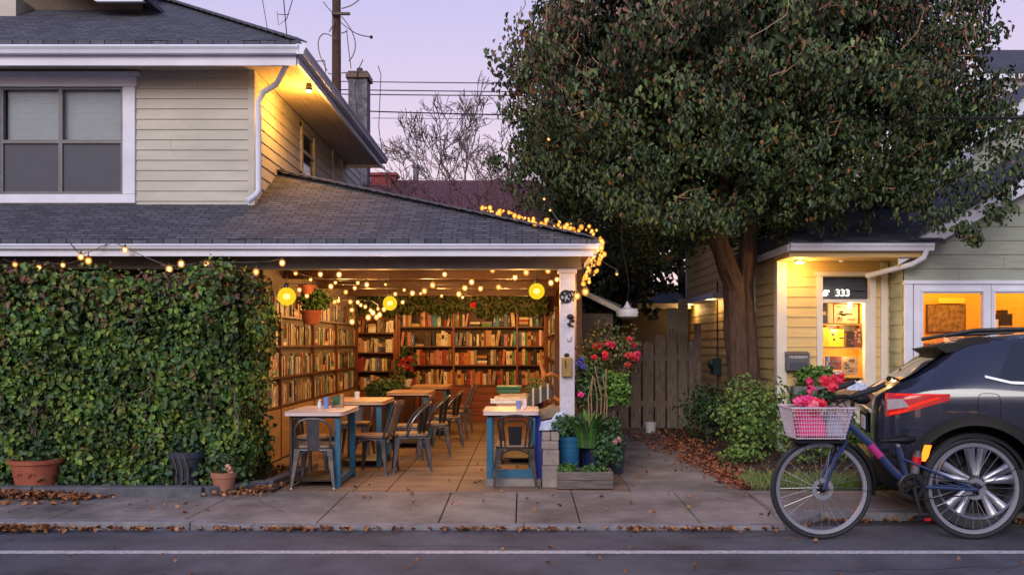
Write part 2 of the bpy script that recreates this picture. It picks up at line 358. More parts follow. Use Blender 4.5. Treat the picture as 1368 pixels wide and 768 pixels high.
# ================================================================= GROUND
m=MB(); m.box(-400,400,7.93,600,-.4,-.012); m.box(-400,400,-300,7.93,-.4,-.13); tag(m.build('terrain','terrain'),kind='structure')
m=MB(); m.box(-60,60,-5,7.0,-.2,-.06); tag(m.build('road','asphalt'),kind='structure')
m=MB(); m.box(-60,60,5.845,5.92,-.0585,-.056); m.box(-60,60,.9,1.0,-.0585,-.056); tag(m.build('road_marking_line','line_paint'),kind='structure')
def zf(x):   # kerb height along the street
    if x<-2.45: return 0.0
    if x<-2.0: return -.03*(x+2.45)/.45
    return -.03
REC=2.0
joints=[-12,-9.5,-8.3,-7.1,-5.9,-4.75,-3.55,-2.52,-1.55,-.64,-.06,.42,1.32,1.95]
m=MB(); mk=MB()
for a,b in zip(joints[:-1],joints[1:]):
    a2,b2=a+.005,b-.005; za,zb=zf(a),zf(b); y0,y1=6.705,7.93
    v=[(a2,y0,-.2),(b2,y0,-.2),(b2,y1,-.2),(a2,y1,-.2),(a2,y0,za),(b2,y0,zb),(b2,y1,0),(a2,y1,0)]
    m.add(v,[(0,3,2,1),(4,5,6,7),(0,1,5,4),(1,2,6,5),(2,3,7,6),(3,0,4,7)])
for a,b in zip([1.95,3.1,4.3,5.5,6.7,9],[3.1,4.3,5.5,6.7,9,14]): m.box(a+.005,b-.005,7.02,7.93,-.2,.012)
tag(m.build('sidewalk','concrete',bevel=.004),kind='structure')
m=MB(); m.box(-12,14,6.75,7.925,-.22,-.05); tag(m.build('sidewalk_joint_bed','joint'),kind='structure')
m=MB()
xs=[-12,-9,-6,-4.3,-2.45,-2.0,0,1.2,1.92]
for i,(a,b) in enumerate(zip(xs[:-1],xs[1:])):
    v=[(a+.003,6.58,-.2),(b-.003,6.58,-.2),(b-.003,6.70,-.2),(a+.003,6.70,-.2),(a+.003,6.585,zf(a)),(b-.003,6.585,zf(b)),(b-.003,6.70,zf(a+.01)*0+zf(b)),(a+.003,6.70,zf(a))]
    m.add(v,[(0,3,2,1),(4,5,6,7),(0,1,5,4),(1,2,6,5),(2,3,7,6),(3,0,4,7)])
v=[(1.93,6.58,-.2),(2.28,6.89,-.2),(2.28,7.015,-.2),(1.93,7.015,-.2),(1.93,6.585,-.03),(2.28,6.895,.012),(2.28,7.015,.012),(1.93,7.015,.0)]
m.add(v,[(0,3,2,1),(4,5,6,7),(0,1,5,4),(1,2,6,5),(2,3,7,6),(3,0,4,7)])
for a,b in ((2.283,3.6),(3.603,5.4),(5.403,8),(8.003,14)): m.box(a,b,6.89,7.015,-.2,.012)
tag(m.build('kerb','kerb',bevel=.008),kind='structure')
m=MB(); rr_=random.Random(8)
for x_,y_,L_,hd in ((-4.4,6.3,1.6,.1),(-1.0,6.1,2.4,-.15),(1.2,6.35,1.4,.2),(3.2,5.6,2.2,.05),(-2.8,5.3,2.0,-.2),(.6,5.2,2.6,.1),(-5.2,5.7,1.5,.3)):
    p=Vector((x_,y_,-.0585)); d=Vector((math.cos(hd),math.sin(hd),0))
    for k in range(14):
        d2=(d+Vector((0,rr_.gauss(0,.28),0))).normalized(); q=p+d2*L_/14; sd_=Vector((-d2.y,d2.x,0))*rr_.uniform(.0025,.006); m.add([p-sd_,q-sd_,q+sd_,p+sd_],[(0,1,2,3)]); p=q
tag(m.build('road_cracks','joint'),kind='structure')
m=MB()
for x_,y_,L_,hd in ((-4.2,7.75,.9,-1.2),(-2.3,7.6,.8,-1.0),(.1,7.4,.6,.3),(1.6,7.7,.9,-.9),(-3.1,7.1,.5,.2)):
    p=Vector((x_,y_,.0025)); d=Vector((math.cos(hd),math.sin(hd),0))
    for k in range(12):
        d2=(d+Vector((rr_.gauss(0,.3),rr_.gauss(0,.3),0))).normalized(); q=p+d2*L_/12; sd_=Vector((-d2.y,d2.x,0))*rr_.uniform(.0015,.004); m.add([p-sd_,q-sd_,q+sd_,p+sd_],[(0,1,2,3)]); p=q
tag(m.build('sidewalk_cracks','joint'),kind='structure')
# cafe floor and path
m=MB()
for a,b in zip([-3.6,-2.35,-1.52,-1.22,-.60,.42],[-2.35,-1.52,-1.22,-.60,.42,.95]):
    for c,d_ in ((7.94,9.6),(9.61,11.5),(11.51,13.4),(13.41,15.4)):
        if c>8 or a>-2.5: m.box(a+.004,b-.004,c,d_,-.1,.0)
tag(m.build('patio_floor','cafe_floor',bevel=.003),kind='structure')
m=MB(); m.box(-3.6,2.0,7.95,15.6,-.2,-.011); tag(m.build('patio_joint_bed','joint'),kind='structure')
m=MB()
for c,d_ in ((7.94,8.6),(8.61,10.2),(10.21,12),(12.01,14.2)): m.box(.955,2.0,c,d_,-.1,-.001)
tag(m.build('path','concrete',bevel=.003),kind='structure')
# left planting bed with its kerb
m=MB(); m.box(-12,-2.5,7.78,9.1,-.1,.05); m.box(-2.5,-2.2,7.9,8.9,-.1,.02); tag(m.build('planting_bed','soil'),kind='structure')
m=MB()
for a,b in ((-12,-9),(-8.99,-6),(-5.99,-4.2),(-4.19,-2.75)): m.box(a,b,7.65,7.775,-.05,.085)
m.beam((-2.74,7.71,.03),(-2.35,8.15,.02),.11,.10); m.beam((-2.33,8.17,.02),(-2.2,9.4,.02),.10,.09)
tag(m.build('planting_bed_kerb','kerb_dark',bevel=.012),kind='structure')
# right bed
m=MB(); m.box(2.005,14,7.94,10.95,-.1,.004); m.box(2.005,3.12,10.95,17.3,-.1,.004); tag(m.build('garden_soil','soil'),kind='structure')

# ================================================================= SIDING
RJ=random.Random(4)
def siding(m, P0, u, n, z0, z1, e, a, b, opens=(), lim=None, out=.014, mi=0):
    P0=Vector(P0); u=Vector(u); n=Vector(n); z=z0; K=Vector((0,0,1))
    while z<z1-1e-4:
        h=min(e,z1-z); iv=[(a,b)] if lim is None else lim(z+h/2)
        for (oa,ob,oz0,oz1) in opens:
            if z+h*.5>oz0 and z+h*.5<oz1:
                ni=[]
                for (p,q) in iv:
                    if ob<=p or oa>=q: ni.append((p,q)); continue
                    if oa>p: ni.append((p,oa))
                    if ob<q: ni.append((ob,q))
                iv=ni
        iv2=[]
        for (p,q) in iv:
            c_=p+RJ.uniform(.3,3.2)
            while c_<q-.25: iv2.append((p,c_-.0012)); p=c_+.0012; c_=p+RJ.uniform(1.4,3.6)
            iv2.append((p,q))
        for (p,q) in iv2:
            if q-p<.01: continue
            A=P0+u*p; B=P0+u*q; jz=RJ.uniform(-.0018,.0018)
            m.add([A+n*out+K*(z+jz),B+n*out+K*(z+jz),B+n*.002+K*(z+h+.004),A+n*.002+K*(z+h+.004),A+K*z-n*.01,B+K*z-n*.01],[(0,1,2,3),(4,5,1,0)],mi)
        z+=e
    return m

# ================================================================= LEFT HOUSE (upper storey)
WX=-2.76; WY=9.15; ZE=4.25
H1=thing('yellow_trimmed_house'[0:0]+'clapboard_house','two-storey cream clapboard house with dark shingled hip roof above the cafe','house',(-6,WY,0))
m=MB(); m.box(-11,WX-.03,WY+.45,15.2,-.1,4.2); m.box(-3.9,WX-.03,WY+.03,WY+.449,2.3,4.2); m.build('wall','siding_dark',H1)
win=(-5.42,-4.02,PZ(272,WY),PZ(103,WY))
m=MB(); siding(m,(0,WY,0),(1,0,0),(0,-1,0),2.55,4.16,.104,-9,WX-.04,[win])
sw=(11.12,11.72,PZ(240,11.6),3.98)
siding(m,(WX,0,0),(0,1,0),(1,0,0),2.55,4.19,.125,WY+.02,13.6,[sw])
siding(m,(WX,0,0),(0,1,0),(1,0,0),2.55,4.3,.125,13.62,15.2)
m.build('siding','siding',H1)
m=MB(); m.box(WX-.045,WX+.025,WY-.028,WY+.0,2.6,4.16); m.box(WX+.0,WX+.026,WY,WY+.07,2.6,4.16); m.build('corner_board','siding',H1); m=MB()
m.box(-2.79,-2.735,12.88,12.98,2.9,4.16); m.build('corner_board','siding',H1); m=MB(); m.box(-2.79,-2.735,13.52,13.66,2.9,4.2); m.build('corner_board','siding',H1); m=MB(); m.box(-2.79,-2.735,15.1,15.2,2.6,4.3)
m.build('corner_board','siding',H1)
# windows
wf=MB(); a0,a1,z0,z1=PX(-14,WY),PX(182,WY),PZ(272,WY),PZ(103,WY); t=.125
wf.box(a0,a0+t,WY-.035,WY+.02,z0+.09,z1-.11); wf.box(a1-t,a1,WY-.035,WY+.02,z0+.09,z1-.11); wf.box(a0-.0,a1,WY-.032,WY+.02,z0,z0+.09); wf.box(a0-.02,a1+.02,WY-.05,WY+.02,z1-.11,z1); wf.box(a0-.05,a1+.05,WY-.075,WY+.02,z1,z1+.035)
W1=wf.build('window','trim',H1,bevel=.004)
m=MB(); g0,g1=a0+t,a1-t; gz0,gz1=z0+.09,z1-.11; mid=(PX(82,WY)); rz=PZ(190,WY)
for (x0_,x1_) in ((g0,g0+.025),(mid-.02,mid+.02),(g1-.025,g1)): m.box(x0_,x1_,WY-.02,WY+.03,gz0,gz1)
m.box(g0,g1,WY-.017,WY+.03,gz0,gz0+.03); m.box(g0,g1,WY-.017,WY+.03,gz1-.025,gz1); m.box(g0,g1,WY-.022,WY+.03,rz-.018,rz+.018)
m.build('sash','grey_metal',W1)
m=MB(); m.add([(g0,WY+.024,rz),(g1,WY+.024,rz),(g1,WY+.024,gz1),(g0,WY+.024,gz1)],[(0,1,2,3)]); m.build('pane','pane_glass',W1)
m=MB(); z=rz+.0
while z<gz1: m.obox(((g0+g1)/2,WY+.06,z),((1,0,0),(0,1,-.8),(0,.8,1)),((g1-g0)/2-.03,.011,.0012)); z+=.0185
m.build('blind','blinds',W1)
m=MB(); m.box(g0+.026,g1-.026,WY+.0,WY+.0035,gz0+.031,rz-.019); m.build('insect_screen','screen',W1)
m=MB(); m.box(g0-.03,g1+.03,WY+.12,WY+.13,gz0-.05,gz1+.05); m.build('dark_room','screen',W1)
m=MB()
y0,y1,z0,z1=sw
m.box(WX-.01,WX+.03,y0-.07,y0,z0-.06,z1+.06); m.box(WX-.01,WX+.03,y1,y1+.07,z0-.06,z1+.06); m.box(WX-.01,WX+.034,y0-.07,y1+.07,z0-.1,z0); m.box(WX-.01,WX+.034,y0-.07,y1+.07,z1,z1+.07)
m.box(WX-.01,WX+.022,y0,y1,(z0+z1)/2-.02,(z0+z1)/2+.02)
W2=m.build('window','siding',H1); m=MB(); m.box(WX-.01,WX+.0,y0,y1,z0,z1); m.build('pane','car_glass',W2)
# upper roof: eave corner, hips
EX=-2.2; EY=8.75; BY=13.95; sl=.57; HYh=(BY-EY)/2; RZ=ZE+sl*HYh
cr=(EX,EY,ZE); rr=(EX-HYh,EY+HYh,RZ); lx=-12; bk=(EX,BY,ZE)
m=MB(); uF=(1,0,0); vF=(0,1,sl)
m.prism([(lx,EY-.03,ZE),(EX+.02,EY-.03,ZE),rr,(lx,EY+HYh,RZ)],(0,0,-.05),0,o=(lx,EY,ZE),u=uF,w=vF)
m.prism([(EX+.02,EY-.03,ZE),(EX+.02,BY,ZE),rr],(0,0,-.05),0,o=cr,u=(0,1,0),w=(-1,0,sl))
m.prism([(EX,BY,ZE),(lx,BY,ZE),(lx,EY+HYh,RZ),rr],(0,0,-.05),0,o=bk,u=(-1,0,0),w=(0,-1,sl))
RF=m.build('roof','shingle',H1)
m=MB()  # hip cap shingles
a=Vector(cr); b=Vector(rr)
for i in range(26):
    p=a.lerp(b,i/26); q=a.lerp(b,(i+1.25)/26); m.beam(p+Vector((0,0,.012)),q+Vector((0,0,.028)),.2,.012)
m.build('hip_cap','shingle',RF)
m=MB()
m.box(lx,EX-.02,EY,EY+.03,ZE-.235,ZE-.055); m.box(EX-.03,EX,EY+.03,BY,ZE-.215,ZE-.055); m.box(-5,EX-.03,BY-.03,BY,ZE-.215,ZE-.055)
m.build('fascia','trim',H1)
m=MB()
gp=[(0,0),(-.075,0),(-.09,-.02),(-.07,-.05),(-.06,-.085),(0,-.085)]
m.prism([(lx,EY+y-.002,ZE-.055+z) for y,z in gp],(EX-lx+.02,0,0)); m.prism([(EX+.002-y,EY-.07,ZE-.055+z) for y,z in gp],(0,BY-EY+.09,0))
m.build('gutter','trim',H1,bevel=.006)
m=MB()
for i in range(9):
    y=EY+.03+i*.045
    if y<WY-.04: m.box(lx,EX-.03,y,y+.042,ZE-.17,ZE-.155)
for i in range(5): m.box(EX-.03-(i+1)*.1+.003,EX-.03-i*.1,EY+.04,BY-.03,ZE-.172,ZE-.157)
m.build('soffit','soffit',H1)
# downspout
m=MB(); pts=[(EX-.09,EY+.05,ZE-.13),(EX-.13,EY+.06,ZE-.22),(EX-.3,WY-.09,ZE-.33),(WX+.12,WY-.06,ZE-.40),(WX+.07,WY-.05,ZE-.5),(WX+.07,WY-.05,2.86),(WX+.05,WY-.08,2.80),(WX-.0,WY-.2,2.72)]
m.tube(pts,.03,8); m.build('downspout','trim',H1,smooth=True)
# dormer
m=MB(); Yd=10.0
m.prism([(-4.1,Yd-.3,5.0),(-4.1-2.0,Yd-.3,5.0+1.2),(-4.1-2.0,Yd-.3,5.0+.9),(-4.62,Yd-.3,5.0)],(0,.05,0))
DM=m.build('dormer','trim',H1)
m=MB(); m.box(-7.6,-4.35,Yd+.25,Yd+.3,4.7,6.2); m.build('recess','siding_dark',DM)
m=MB(); m.prism([(-4.06,Yd-.34,5.01),(-6.06,Yd-.34,6.21),(-6.06,Yd+2,6.21),(-4.06,Yd+2,5.01)],(0,0,.05),o=(-4,Yd,5),u=(0,1,0),w=(-1,0,.6)); m.build('dormer_roof','shingle',DM)
m=MB(); m.box(-6.6,-5.6,Yd-.1,Yd+.25,4.9,5.14); m.build('sill','siding',DM)
# flood lamp on soffit
m=MB(); m.lathe((-2.30,9.6,ZE-.24),[(.02,.06),(.035,.05),(.04,.015),(.035,0)],12); fl=m.build('flood_lamp','grey_metal',H1)
m=MB(); m.lathe((-2.30,9.6,ZE-.242),[(.03,0),(.028,-.01)],12); m.build('lens','lamp_glow',fl)
lamp((-2.36,9.66,ZE-.42),44,(1,.44,.06),.03)

# tv antenna, chimney
m=MB(); m.tube([P(383,46,10),P(379,0,10)],.006,5); m.tube([P(379,20,10)-Vector((.06,0,0)),P(379,20,10)+Vector((.06,0,0))],.004,5); m.tube([P(370,16,10),P(372,34,10),P(383,26,10)],.004,5); m.tube([P(383,26,10),P(397,-20,10)],.005,5); m.tube([P(358,44,10),P(349,-10,10)],.004,5)
tag(m.build('roof_antenna','metal_black'),'thin bent wire aerial above the hip roof of the cream house','aerial')
CH=thing('chimney','tall grey brick chimney with dark cap behind the cream house','chimney',(-3.0,15.6,0))
m=MB(); x0_,x1_=PX(466,15.5),PX(491,15.5); m.box(x0_,x1_,15.45,15.78,0,PZ(106,15.5)); m.build('stack','brick_grey',CH)
m=MB(); zt=PZ(106,15.5); m.box(x0_-.04,x1_+.04,15.41,15.82,zt,zt+.09); m.box(x0_-.01,x1_+.01,15.44,15.79,zt+.09,zt+.13); m.build('cap','wood_dark',CH,bevel=.01)
m=MB(); m.lathe(((x0_+x1_)/2,15.65,zt+.13),[(.06,0),(.05,.1)],10); m.build('flue','pot_dark',CH)
m=MB(); m.tube([P(478,160,15.3),P(474,120,15.3),P(478,95,15.4),P(485,80,15.4)],.008,5); m.tube([P(512,215,15.3),P(506,170,15.3),P(509,100,15.3),P(505,88,15.3)],.007,5); m.build('cable','metal_black',CH)

# ================================================================= CAFE EXTENSION
ey=8.3; ex=.67; ez=2.27
CF=thing('cafe_extension','single-storey open cafe front with dark shingled hip roof and white gutter','cafe',(-1.2,8.6,0))
m=MB(); s1=.537; s2=.34
hipw=(WX,10.10,ez+s1*1.8)
m.prism([(-12,ey-.03,ez),(ex+.02,ey-.03,ez),hipw,(WX,9.15,ez+s1*(9.15-ey+.0)),(-12,9.15,ez+s1*(9.15-ey))],(0,0,-.045),0,o=(-12,ey,ez),u=(1,0,0),w=(0,1,s1))
m.prism([(ex+.02,ey-.03,ez),(ex+.02,15.6,ez),(WX,15.6,ez+s2*(ex-WX)),hipw],(0,0,-.045),0,o=(ex,ey,ez),u=(0,1,0),w=(-1,0,s2))
RF2=m.build('roof','shingle',CF)
m=MB(); a=Vector((ex,ey,ez)); b=Vector(hipw)
for i in range(30):
    p=a.lerp(b,i/30); q=a.lerp(b,(i+1.2)/30); m.beam(p+Vector((0,0,.012)),q+Vector((0,0,.026)),.2,.012)
m.build('hip_cap','shingle',RF2)
m=MB(); m.box(-12,ex-.02,ey,ey+.03,2.115,ez-.05); m.box(ex-.03,ex,ey+.03,15.6,2.115,ez-.05); m.build('fascia','trim',CF)
m=MB(); m.prism([(-12,ey+y*.6-.002,ez-.046+z*.55) for y,z in gp],(12+ex+.0,0,0)); m.prism([(ex+.002-y*.6,ey-.05,ez-.046+z*.55) for y,z in gp],(0,7.3,0)); m.build('gutter','trim',CF,bevel=.004)
m=MB(); m.box(-12,.55,8.58,8.72,2.02,2.155); m.build('header_beam','beam_paint',CF)
m=MB()
for i in range(48):
    y=8.72+i*.142; m.box(-3.0,.5,y+.002,y+.139,2.155+(.003 if i%2 else 0),2.18)
m.box(-12,-3.0,8.33,9.15,2.16,2.18); m.box(.5,ex-.03,8.33,15.5,2.16,2.18); m.box(-3,.5,8.33,8.58,2.16,2.18)
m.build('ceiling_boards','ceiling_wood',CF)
m=MB()
for y in (10.4,12.2,14.0): m.box(-3.0,.5,y,y+.09,2.06,2.153)
m.build('ceiling_joist','wood_dark',CF)
m=MB(); m.box(-3.12,.62,15.42,15.5,0,2.16); BW=m.build('back_wall_panel','wood_h',CF)
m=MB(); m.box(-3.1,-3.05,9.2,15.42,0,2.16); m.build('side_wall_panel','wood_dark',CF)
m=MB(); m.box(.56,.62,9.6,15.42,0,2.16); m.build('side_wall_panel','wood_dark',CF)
m=MB(); siding(m,(0,9.12,0),(1,0,0),(0,-1,0),0,2.16,.12,-11,-3.05); m.build('front_siding','siding_dark',CF)
# post and its ornaments
px0,px1=.345,.485
m=MB(); m.box(px0,px1,8.58,8.72,0,2.02); m.box(px0-.02,px1+.02,8.56,8.74,1.98,2.02); m.box(px0-.015,px1+.015,8.565,8.735,0,.12)
tag(m.build('porch_post','post_paint',bevel=.006),'lilac-white painted square post at the open corner of the cafe','post')
def ring(c,r,t,n=14,seg=20,ax='y',k=1,a0=0,a1=2*PI):
    return [Vector(c)+Vector((math.cos(a0+(a1-a0)*i/seg)*r,0,math.sin(a0+(a1-a0)*i/seg)*r*k)) for i in range(seg+(0 if a1-a0>6.2 else 1))]
py_=8.565
m=MB(); m.tube(ring(P(756,396,py_),.055,0),.008,6,closed=True); m.tube(ring(P(763,393,py_),.03,0),.007,6,closed=True); m.tube([P(750,405,py_),P(757,390,py_),P(766,402,py_),P(768,388,py_)],.007,6)
for a in range(5): m.ball(P(756,396,py_)+Vector((math.cos(a*1.3)*.03,0,math.sin(a*1.3)*.04)),.014,8)
tag(m.build('iron_scroll','metal_black',smooth=True),'black iron scroll ornament near the top of the lilac porch post','ornament')
m=MB(); m.ball(P(762,423,py_),.032,12,sq=(1.1,.6,.8)); m.ball(P(765,428,py_),.018,8); m.tube([P(762,428,py_),P(760,436,py_)],.008,6); m.tube([P(758,432,py_),P(766,436,py_)],.01,6)
tag(m.build('iron_bird','metal_black',smooth=True),'dark bird-shaped iron hook on the porch post below the scroll','ornament')
m=MB(); m.tube([P(758,452,py_),P(759,456,py_),P(763,455,py_),P(763,450,py_)],.004,6)
tag(m.build('wire_hook','grey_metal'),'small thin wire hook halfway up the porch post','hook')
m=MB(); m.ball(P(757,474,py_),.026,10,sq=(1,.5,.7)); bl=m
tag(bl.build('iron_shell','metal_black',smooth=True),'small dark shell ornament just above the brass box on the post','ornament')
m=MB(); m.box(PX(750,py_),PX(764,py_),8.52,8.575,PZ(503,py_),PZ(477,py_)); lb=tag(m.build('brass_box','brass',bevel=.008),'narrow yellowish brass box fixed to the porch post','box')
m=MB(); m.tube([P(755,481,8.52),P(756,492,8.52)],.006,5); m.build('slot','metal_black',lb)

# ================================================================= BOOKCASES
CASES=[]
def bookcase(name,label,xs,zs,yf,yb,ztop,group=None,axis='x',base=True,bw='wood_h'):
    """axis x: boards run along X facing -Y;  axis y: run along Y facing +X at x=yf (back at x=yb)"""
    def bx(m,a,b,c,d_,z0,z1):
        if axis=='x': m.box(a,b,c,d_,z0,z1)
        else: m.box(c,d_,a,b,z0,z1)
    c=((xs[0]+xs[-1])/2,(yf+yb)/2,0) if axis=='x' else ((yf+yb)/2,(xs[0]+xs[-1])/2,0)
    t=thing(name,label,'bookcase',c,0,group)
    sg=1 if yb>yf else -1
    for x in xs: m=MB(); bx(m,x-.016,x+.016,yf,yb,0,ztop); m.build('upright','shelf_board' if axis!='x' else 'wood',t)
    for z in zs: m=MB(); bx(m,xs[0]+.017,xs[-1]-.017,yf+.006*sg,yb,z-.024,z); m.build('shelf','shelf_board',t)
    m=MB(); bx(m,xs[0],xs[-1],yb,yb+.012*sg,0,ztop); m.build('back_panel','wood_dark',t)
    if base:
        m=MB(); n=5; h=(zs[0]-.03)/n
        for i in range(n): bx(m,xs[0]+.018,xs[-1]-.018,yf+(.01 if i%2 else .014)*sg,yf+.05*sg,i*h+.004,(i+1)*h-.004)
        m.build('base_panel',bw,t)
    return t
BX=[PX(v,15.1) for v in (533,606,691,728)]
BZ=[PZ(v,15.1) for v in (514,487,462,436)]   # .62 .96 1.27 1.60
bookcase('bookcase','wide brown bookcase across the back wall with a planked base','' or BX,BZ,15.1,15.38,1.88)
m=MB(); m.box(BX[0]-.05,BX[0]-.017,15.03,15.4,0,2.05); tag(m.build('timber_column','wood'),'brown timber column at the left end of back bookcase','column')
CX=[PX(478,15.1),PX(528,15.1)]; CZ=[.55,.86,1.17,1.50]
bookcase('bookcase','narrow dark bookcase in the back left corner of the cafe',CX,CZ,15.0,15.3,1.55)
LY=[9.35,10.15,11.75,13.2,14.75]; LZ=[.61,.94,1.29,1.63]; LXF=-2.74
L1=bookcase('bookcase','long bookcase along the left wall above a pale plywood cabinet',LY,LZ,LXF,-3.02,1.66,axis='y',base=False)
m=MB()
for a,b in zip(LY[:-1],LY[1:]): m.box(LXF-.004,LXF-.03,a+.006,b-.006,.02,.575)
m.build('cabinet_door','plywood',L1,bevel=.003)
m=MB(); m.ball((LXF+.012,9.5,.33),.014,8); m.build('knob','metal_black',L1)
RYs=[10.6,12.4,14.2,15.05]; RZs=[.45,.78,1.12,1.45]
bookcase('bookcase','bookcase along the right side wall seen edge on behind the post',RYs,RZs,.36,.555,1.75,axis='y',base=False)

# ---- books
ORD=['first','second','third','fourth','fifth','sixth','seventh','eighth','ninth','tenth','eleventh','twelfth','thirteenth','fourteenth','fifteenth','sixteenth','seventeenth','eighteenth','nineteenth','twentieth']
def ordn(i):
    if i<20: return ORD[i]
    return ('twenty-' if i<29 else 'thirty-')+(ORD[(i+1)%10-1] if (i+1)%10 else 'zeroth') if (i+1)%10 else {29:'thirtieth',39:'fortieth'}[i]
def book_verts(m, a, y, z, w, h, dp, lean, axis, mi=None, colr=None):
    """spine at the shelf front.  a=left coordinate, w thickness, lean in radians"""
    def tr(u,v,k):  # u along shelf, v depth inward, k up
        uu=a+u*math.cos(lean)+k*math.sin(lean); zz=z+k*math.cos(lean)-u*math.sin(lean)+ (w*math.sin(lean) if lean>0 else 0)
        return (uu,y+v,zz) if axis=='x' else ((y-v,uu,zz) if axis=='y' else (y+v,uu,zz))
    def bx(u0,u1,v0,v1,k0,k1,i,c=None):
        v=[tr(*p) for p in ((u0,v0,k0),(u1,v0,k0),(u1,v1,k0),(u0,v1,k0),(u0,v0,k1),(u1,v0,k1),(u1,v1,k1),(u0,v1,k1))]
        m.add(v,[(0,3,2,1),(4,5,6,7),(0,1,5,4),(1,2,6,5),(2,3,7,6),(3,0,4,7)],i,c)
    if colr is None:
        bx(0,w,0,.004,0,h,0); bx(0,.003,.004,dp,0,h,0); bx(w-.003,w,.004,dp,0,h,0); bx(.0035,w-.0035,.0045,dp-.004,.004,h-.006,1)
        k_=random.random()
        if k_<.5: bx(.001,w-.001,-.0012,0,h*.80,h*.815,2); bx(.001,w-.001,-.0012,0,h*.15,h*.162,2)
        if .3<k_<.75: bx(w*.4,w*.6,-.0012,0,h*.35,h*.68,2)
        if k_>.9: bx(.004,w-.004,-.0012,0,h*.45,h*.72,2)
    else:
        bx(0,w,0,dp,0,h-.004,0,colr); bx(.003,w-.003,.005,dp,h-.004,h-.002,0,(.6,.5,.36)); bx(w*.35,w*.65,-.0012,0,h*.35,h*.7,0,random.choice([(.4,.3,.18),(.05,.04,.03),(.5,.42,.3)]))
NB=[0]; stuff=MB()
def fill(a,b,y,z,hmax,axis,where,indiv,wm=(.026,.055),pal=None):
    x=a+.004; i=0
    while x<b-.02:
        w_=random.uniform(*wm)
        if x+w_>b-.004: w_=b-.004-x
        if w_<.012: break
        r=random.random()
        if r<.05 and b-x>.25:   # small gap or a pile lying flat
            L_=random.uniform(.14,.2); zz=z; k=random.randint(2,4)
            for q in range(k):
                t_=random.uniform(.028,.045)
                if zz+t_>z+hmax: break
                nm,c=random.choices(PAL,PW)[0]; c=c; mb=MB() if indiv else stuff
                o_=random.uniform(0,.02)
                if axis=='x': args=(x+o_,x+o_+L_-.02,y,y+.13,zz,zz+t_)
                elif axis=='y': args=(y-.13,y,x+o_,x+o_+L_-.02,zz,zz+t_)
                else: args=(y,y+.13,x+o_,x+o_+L_-.02,zz,zz+t_)
                if indiv:
                    mb.box(*args); NB[0]+=1
                    tag(mb.build('book','book_'+nm),f'{nm} flat book {ORD[q]} up, {ordn(i)} place, {where}' ,'book','books on the cafe shelves')
                else: mb.box(*args,0,c)
                zz+=t_
            x+=L_+.01; i+=1; continue
        h_=hmax*random.uniform(.66,.93); lean=0
        if r<.13: lean=random.uniform(.08,.2)
        elif r<.2: lean=-random.uniform(.05,.12) if x>a+.1 else 0
        ex_=abs(math.sin(lean))*h_
        if x+w_+ex_>b: lean=0; ex_=0
        nm,c=random.choices(PAL,PW)[0] if pal is None else random.choices(PAL,pal)[0]
        xx=x+(ex_ if lean<0 else 0); yy=y+random.uniform(0,.018)*(1 if axis!='y' else -1)
        if indiv:
            mb=MB(); book_verts(mb,xx,yy,z,w_,h_,.15,lean,axis); NB[0]+=1
            sz='thin' if w_<.033 else 'thick' if w_>.047 else 'tall' if h_>hmax*.84 else 'short'
            tag(mb.build('book',['book_'+nm,'pages','book_cream' if c[0]<.3 else 'book_dark brown']),f'{sz} {nm} book, {ordn(i)} from left, {where}','book','books on the cafe shelves')
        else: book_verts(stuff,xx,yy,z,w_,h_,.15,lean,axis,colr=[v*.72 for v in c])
        x+=w_+.0015+(ex_ if lean else 0); i+=1
random.seed(21)
bays=['left bay','middle bay','right bay']; rows=['bottom shelf','second shelf up','third shelf up','top shelf']
WARM=[10,10,9,8,8,3,6,6,5,1,1,3,4,5,12,5]
for r_ in range(4):
    for k in range(3):
        fill(BX[k]+.017,BX[k+1]-.017,15.118,BZ[r_],.285,'x',f'{rows[r_]}, {bays[k]} of back bookcase',True,(.032,.062),pal=[4,5,6,12,12,6,6,5,3,9,5,3,6,4,4,8] if (r_==2 and k==1) else (WARM if r_<2 else None))
for r_ in range(4): fill(CX[0]+.017,CX[1]-.017,15.02,CZ[r_],.27,'x',f'{rows[r_]} of corner bookcase',True,(.032,.055))
print('books back',NB[0])
for r_ in range(4):
    for k in range(4):
        ind = k==0 and NB[0]<285
        fill(LY[k]+.017,LY[k+1]-.017,LXF-.02,LZ[r_],.29,'y',f'{rows[r_]}, near bay of left bookcase',ind,(.03,.06))
for r_ in range(4):
    for k in range(3): fill(RYs[k]+.017,RYs[k+1]-.017,.375,RZs[r_],.27,'z','',False,(.03,.055))
print('books',NB[0])
tag(stuff.build('shelved_books','bookcol'),'rows of small old books on the left wall and right wall bookcases','books',kind='stuff')
